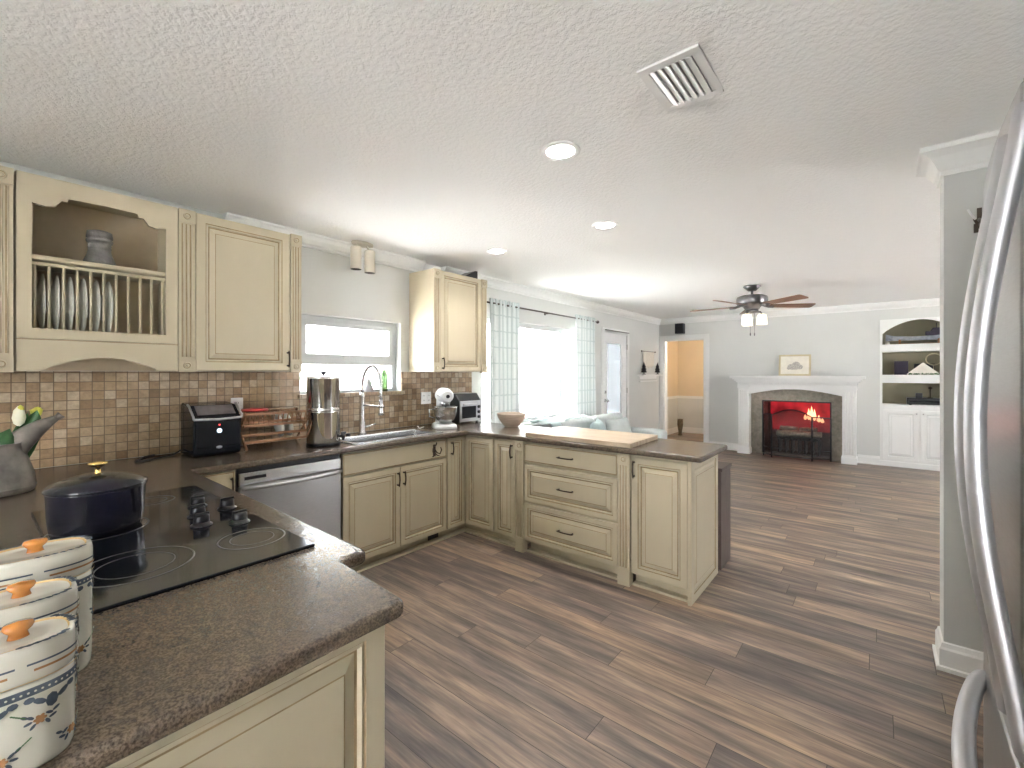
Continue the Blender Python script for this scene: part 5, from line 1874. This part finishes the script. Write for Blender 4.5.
mb = MB()
W2, H2, f_ = .225, .35, .028
for a0_, a1_, b0_, b1_ in ((-W2, W2, 0, f_), (-W2, W2, H2 - f_, H2), (-W2, -W2 + f_, f_, H2 - f_), (W2 - f_, W2, f_, H2 - f_)):
    mb.add([pp(a, b, d) for d in (0, .02) for b in (b0_, b1_) for a in (a0_, a1_)], [(0, 2, 3, 1), (4, 5, 7, 6), (0, 1, 5, 4), (2, 6, 7, 3), (0, 4, 6, 2), (1, 3, 7, 5)])
mb.build('frame', M['goldframe'], parent=c)
mb = MB(); mb.add([pp(a, b, d) for d in (.008, .016) for b in (f_, H2 - f_) for a in (-W2 + f_, W2 - f_)], [(0, 2, 3, 1), (4, 5, 7, 6), (0, 1, 5, 4), (2, 6, 7, 3), (0, 4, 6, 2), (1, 3, 7, 5)])
mb.build('mat_board', M['mat'], parent=c)
mb = MB()
# drawing: a loose mound of rounded strokes on a base line
for (a, b, ra, rb) in ((-.05, .15, .05, .045), (.02, .175, .06, .06), (.07, .145, .045, .04), (-.01, .13, .10, .03), (-.07, .12, .04, .02)):
    pts = [pp(a + ra * math.cos(R(t)), b + rb * math.sin(R(t)), .0065) for t in range(0, 360, 20)]
    mb.add(pts, [list(range(len(pts)))])
mb.build('drawing', M['sketch'], parent=c)

# wall speaker above the doorway
c = thing('wall_speaker', (-2.94, YF, 2.15), 'small black loudspeaker on the wall above the doorway', 'speaker')
mb = MB(); mb.box(-3.02, -2.86, YF - .15, YF - .03, 2.15, 2.345); mb.build('cabinet_box', M['black'], parent=c, bevel=.006)
mb = MB(); mb.box(-3.01, -2.87, YF - .156, YF - .150, 2.16, 2.335); mb.build('speaker_grille', M['black'], parent=c)
mb = MB(); mb.box(-2.96, -2.92, YF - .03, YF - .0005, 2.21, 2.28); mb.build('bracket', M['black'], parent=c)

# vase in the hallway
mb = MB(); mb.lathe([(.045, 0), (.05, .01), (.035, .04), (.04, .10), (.062, .24), (.06, .33), (.05, .345), (.07, .36), (.065, .361), (.04, .34), (.001, .33)], (-3.42, 10.15, .001), 20)
M['vase'] = pm('dark_patina', (.14, .11, .07), .4, .3, var=.4, scale=20)
tag(mb.build('floor_vase', M['vase'], loc=(-3.42, 10.15, 0)), 'dark bronze vase on the hallway floor seen through the doorway', 'vase')

# ------------------------------------------------ built-in bookcase
c = thing('built_in_bookcase', (.48, 8.9, 0), 'white built-in bookcase with arched top niche beside the fireplace', 'bookcase')
x0, x1 = NI
yb = 9.16
mb = MB()
mb.box(x0 - .02, x1 + .02, yb, yb + .02, .9, 2.23, 1); mb.box(x0 - .02, x0, YF + .001, yb, .9, 2.23, 1); mb.box(x1, x1 + .02, YF + .001, yb, .9, 2.23, 1); mb.box(x0, x1, YF + .001, yb, 2.20, 2.23, 1)
mb.build('niche_lining', [M['trim'], M['wall_olive']], parent=c)
mb = MB()
cx = (x0 + x1) / 2
poly = [(x0, 2.20), (x0, 1.985)] + [(x0 + (x1 - x0) * i / 18, 1.985 + .195 * math.sin(PI * i / 18) ** .8) for i in range(1, 18)] + [(x1, 1.985), (x1, 2.20)]
mb.prism(poly, FY(), YF - .012, YF + .02)
mb.box(x0 - .03, x0, YF - .012, YF - .001, .03, 2.20); mb.box(x1, x1 + .03, YF - .012, YF - .001, .03, 2.20)
mb.box(x0, x1, YF - .012, YF + .02, .865, .925); mb.box(x0, x1, YF - .012, YF - .001, .03, .865)
mb.build('face_frame', M['trim'], parent=c)
for z0_, z1_ in ((1.715, 1.825), (1.248, 1.368)):
    mb = MB(); mb.box(x0, x1, YF - .012, yb, z0_, z1_); mb.build('shelf', M['trim'], parent=c)
mb = MB(); mb.box(x0, x1, YF + .02, yb, .885, .922); mb.build('counter_shelf', M['trim'], parent=c)
WH = [M['trim'], M['trim']]
for xa, xb in ((x0 + .012, .468), (.492, x1 - .012)):
    mb = MB(); mb.panel((xa, YF - .012, .10), UX, UZ, -UY, xb - xa, .745, .018, .055)
    d_ = mb.build('door', [M['trim'], M['wall']], parent=c)
    mb = MB(); mb.ball(((xb - .025) if xa < .3 else (xa + .025), YF - .043, .80), .011); mb.build('knob', M['steelh'], parent=d_)
mb = MB(); mb.box(x0 - .03, x1 + .03, YF - .03, YF - .012, .001, .075); mb.build('plinth', M['trim'], parent=c)

# things in the niches
c = thing('model_boat', (.50, 8.98, 1.8255), 'grey model boat filling the arched top niche of the bookcase', 'model boat')
mb = MB()
vs = []
for i in range(9):
    s = i / 8
    xx = .10 + .74 * s
    w = .075 * math.sin(PI * min(1, .08 + .92 * s)) ** .5 if s < 1 else .01
    w = max(w * (1 - .4 * (1 - s)), .008)
    zt_ = 1.97 - .03 * math.sin(PI * s) + (.015 if s < .1 else 0)
    vs += [(xx, 8.98 - w, zt_), (xx, 8.98 - w * .5, 1.885), (xx, 8.98 + w * .5, 1.885), (xx, 8.98 + w, zt_)]
mb.add(vs, [(i * 4 + j, i * 4 + j + 1, (i + 1) * 4 + j + 1, (i + 1) * 4 + j) for i in range(8) for j in range(3)] + [(i * 4, i * 4 + 3, (i + 1) * 4 + 3, (i + 1) * 4) for i in range(8)] + [(0, 1, 2, 3), (32, 33, 34, 35)], 0, False)
M['boat'] = pm('grey_blue_paint', (.24, .26, .29), .5, var=.3, scale=20)
mb.build('hull', M['boat'], parent=c)
mb = MB(); mb.box(.55, .78, 8.945, 9.015, 1.95, 2.01); mb.prism([(.60, 2.01), (.74, 2.01), (.70, 2.06), (.63, 2.06)], FY(), 8.955, 9.005); mb.build('deckhouse', M['purple'], parent=c, bevel=.006)
mb = MB()
for xx in (.25, .68):
    mb.box(xx, xx + .025, 8.93, 9.03, 1.8258, 1.90)
mb.box(.25, .705, 8.97, 8.99, 1.8258, 1.84)
mb.build('cradle', M['rackwood'], parent=c)
mb = MB(); mb.tube([(.67, 8.98, 2.05), (.67, 8.98, 2.13)], .004, 6); mb.build('mast', M['purple'], parent=c)
mb = MB(); mb.lathe([(.02, 0), (.03, .01), (.025, .035), (.001, .045)], (.12, 8.90, 1.8255), 12)
tag(mb.build('shell', M['pyramid'], loc=(.12, 8.90, 1.8255)), 'small white shell at the left edge of the top niche', 'shell')

mb = MB(); mb.box(.20, .36, 8.97, 9.0, 1.3685, 1.575)
tag(mb.build('dark_book', M['purple'], loc=(.28, 8.98, 1.3685), bevel=.003), 'dark violet book standing in the middle niche', 'book')
mb = MB(); mb.box(.43, .66, 9.085, 9.115, 1.3685, 1.535)
tag(mb.build('dark_box', M['black'], loc=(.55, 9.04, 1.3685), bevel=.003), 'black box behind the white pyramid in the middle niche', 'box')
mb = MB(); b_ = .175
mb.add([(.52 - b_, 8.90 - .06, 1.385), (.52 + b_, 8.90 - .06, 1.385), (.52 + b_, 8.90 + .06, 1.385), (.52 - b_, 8.90 + .06, 1.385), (.52, 8.90, 1.552)], [(0, 1, 4), (1, 2, 4), (2, 3, 4), (3, 0, 4), (0, 3, 2, 1)])
mb.box(.52 - b_, .52 + b_, 8.84, 8.96, 1.3685, 1.385)
tag(mb.build('pyramid_ornament', M['pyramid'], loc=(.52, 8.90, 1.3685)), 'white pyramid ornament in the middle niche', 'ornament')
mb = MB(); pts = [(.645 + .085 * math.cos(R(a)), 9.05 + .0, 1.60 + .085 * math.sin(R(a))) for a in range(-90, 271, 15)]
mb.tube(pts, .007, 8, cap=False); mb.box(.62, .67, 9.03, 9.07, 1.3685, 1.378); mb.tube([(.645, 9.05, 1.378), (.645, 9.05, 1.516)], .005, 6)
tag(mb.build('gold_hoop', M['goldframe'], loc=(.645, 9.05, 1.3685)), 'thin gold hoop ornament on a stand in the middle niche', 'ornament')
mb = MB(); rnd = random.Random(11)
for i in range(70):
    p = Vector((rnd.uniform(.36, .72), rnd.uniform(8.815, 8.84), 1.369)); q = p + Vector((rnd.uniform(-.02, .02), rnd.uniform(-.01, .01), rnd.uniform(.015, .035))); s = Vector((.006, 0, .004))
    mb.add([p, (p + q) / 2 + s, q, (p + q) / 2 - s], [(0, 1, 2, 3)])
tag(mb.build('greenery_garland', M['leaf'], loc=(.54, 8.83, 1.3685)), 'strip of greenery in front of the white pyramid', 'garland', kind='stuff')

c = thing('media_receiver', (.60, 8.95, .9225), 'long black media receiver in the lowest niche', 'receiver')
mb = MB(); mb.box(.34, .88, 8.84, 9.08, .935, 1.03); mb.build('case', M['black'], parent=c, bevel=.004)
mb = MB(); mb.box(.36, .86, 8.834, 8.84, .965, 1.0); mb.build('front_glass', M['blackgloss'], parent=c)
for xx in (.38, .84):
    mb = MB(); mb.lathe([(.015, 0), (.015, .013)], (xx, 8.88, .9225), 10); mb.build('foot', M['black'], parent=c)
mb = MB(); mb.box(.44, .515, 8.90, 8.97, 1.0305, 1.10)
tag(mb.build('small_speaker', M['black'], loc=(.475, 8.93, 1.0305), bevel=.004), 'little black cube speaker standing on the media receiver', 'speaker')
mb = MB(); mb.lathe([(.03, 0), (.03, .006), (.006, .01), (.006, .13), (.022, .135), (.026, .15), (.001, .17)], (.60, 8.93, 1.0305), 14)
tag(mb.build('candle_holder', M['bronze'], loc=(.60, 8.93, 1.0305)), 'slim dark candle holder standing on the media receiver', 'candle holder')

# ------------------------------------------------ shelf with little trees + hanging
c = thing('wall_shelf', (WX + .06, 8.2, 1.345), 'thin white wall shelf near the room corner', 'shelf')
mb = MB(); mb.box(WX + .001, WX + .12, 7.75, 8.66, 1.345, 1.368); mb.build('board', M['trim'], parent=c, bevel=.003)
mb = MB(); mb.box(WX + .001, WX + .02, 7.80, 8.60, 1.285, 1.345); mb.box(WX + .001, WX + .035, 7.80, 8.60, 1.235, 1.25); mb.build('rail', M['trim'], parent=c)
tr0 = None
for yy, lab in ((7.90, 'small dark bottle-brush tree on the shelf end nearer the garden door'), (8.55, 'small dark bottle-brush tree on the shelf end nearer the room corner')):
    loc = (WX + .06, yy, 1.3685)
    if tr0 is None:
        c = thing('bottlebrush_tree', loc, lab, 'ornament', 'bottle-brush trees on the wall shelf')
        mb = MB(); mb.lathe([(.035, 0), (.035, .012), (.008, .015), (.008, .04)], loc, 12); mb.build('tree_base', M['black'], parent=c)
        mb = MB(); mb.lathe([(.01, .03), (.055, .04), (.035, .085), (.048, .088), (.026, .135), (.038, .138), (.014, .19), (.001, .235)], loc, 14); mb.build('tree_crown', M['black'], parent=c)
        tr0 = c
    else:
        dup(tr0, loc, lab)
c = thing('woven_hanging', (WX + .02, 8.2, 1.45), 'cream woven hanging on a thin rod above the wall shelf', 'wall hanging')
mb = MB(); mb.tube([(WX + .025, 7.88, 1.80), (WX + .025, 8.52, 1.80)], .007, 6)
for yy in (7.88, 8.52):
    mb.ball((WX + .025, yy, 1.80), .014)
mb.build('rod', M['bronze'], parent=c)
mb = MB()
n = 26
vs = []
for i in range(n + 1):
    yy = 7.95 + .50 * i / n
    zb = 1.47 + .06 * abs(math.sin(i * .9)) + .05 * abs(i / n - .5)
    vs += [(WX + .025 + .006 * math.sin(i * 1.7), yy, 1.797), (WX + .020 + .006 * math.sin(i * 1.7 + 1), yy, 1.62), (WX + .018 + .006 * math.cos(i * 1.7), yy, zb)]
mb.add(vs, [(i * 3 + j, (i + 1) * 3 + j, (i + 1) * 3 + j + 1, i * 3 + j + 1) for i in range(n) for j in range(2)])
o = mb.build('cloth', M['macrame'], parent=c)
so = o.modifiers.new('thickness', 'SOLIDIFY'); so.thickness = .006

# ================================================================== refrigerator (right edge)
c = thing('refrigerator', (.55, .82, 0), 'stainless steel french-door refrigerator at the right edge with tall curved handles', 'refrigerator')
FY0, FY1, FYM = .360, 1.278, .820
mb = MB(); mb.box(.235, .93, FY0 + .005, FY1 - .005, .03, 1.755); mb.build('body', M['steelh'], parent=c, bevel=.004)


def bow(y):   # front plane of the doors, gently convex
    s = (y - FYM) / (FY1 - FYM)
    return .137 + .026 * s * s


def fdoor(ya, yb, z0, z1, name):
    mb = MB(); n = 14
    ys = [ya + (yb - ya) * i / n for i in range(n + 1)]
    poly = [(bow(y), y) for y in ys] + [(.228, yb), (.228, ya)]
    mb.prism(poly, FZ(), z0, z1)
    return mb.build(name, M['steel'], parent=c, bevel=.006, seg=3)


dL = fdoor(FYM + .003, FY1, .905, 1.762, 'door')
dR = fdoor(FY0, FYM - .003, .905, 1.762, 'door')
dF = fdoor(FY0, FY1, .06, .898, 'freezer_drawer')


def fhandle(par, y):
    mb = MB(); n = 26; vs = []
    z0, z1 = .955, 1.710
    for i in range(n + 1):
        s = i / n
        z = z0 + (z1 - z0) * s
        off = .041 * (math.sin(PI * s) ** 1.2) if 0 < s < 1 else 0
        xo = bow(y) - off
        th = .013
        for k in range(12):
            a = 2 * PI * k / 12
            ca, sa = math.cos(a), math.sin(a)
            q = (abs(ca) ** 3 + abs(sa) ** 3) ** (-1 / 3)
            vs.append((xo - .004 + th * ca * q * .75, y + .0165 * sa * q, z))
    mb.add(vs, [(i * 12 + k, i * 12 + (k + 1) % 12, (i + 1) * 12 + (k + 1) % 12, (i + 1) * 12 + k) for i in range(n) for k in range(12)], 0, True)
    mb.add(vs[:12], [list(range(12))]); mb.add(vs[-12:], [list(range(12))])
    mb.build('handle', M['handle'], parent=par)


fhandle(dL, .873)
fhandle(dR, .780)
mb = MB(); pts = []
for i in range(25):
    s = i / 24
    y = .455 + .73 * s
    pts.append((bow(y) - .004 - .039 * math.sin(PI * s) ** .75 if 0 < s < 1 else bow(y) - .002, y, .840))
mb.tube(pts, .0135, 12); mb.build('handle', M['handle'], parent=dF)
mb = MB(); mb.box(.20, .30, FY0 + .02, FY1 - .02, .001, .06); mb.build('base_grille', M['black'], parent=c)

# hook with keys on the partition wall
c = thing('key_hook', (.345, 2.93, 2.09), 'dark metal hook with a small hanging clip on the partition wall beside the refrigerator', 'hook')
mb = MB(); mb.box(.352, .368, 2.920, 2.9295, 2.06, 2.15); mb.tube([(.360, 2.92, 2.10), (.355, 2.90, 2.08), (.347, 2.885, 2.075), (.340, 2.885, 2.095)], .006, 8); mb.tube([(.360, 2.92, 2.075), (.360, 2.895, 2.05), (.355, 2.885, 2.06)], .005, 8); mb.build('hook', M['bronze'], parent=c)
mb = MB(); mb.tube([(.343, 2.880, 2.09), (.328, 2.878, 2.115), (.318, 2.878, 2.14)], .004, 6); mb.build('clip', M['white'], parent=c)
mb = MB(); mb.box(.337, .352, 2.876, 2.886, 2.03, 2.07); mb.build('key', M['bronze'], parent=c)
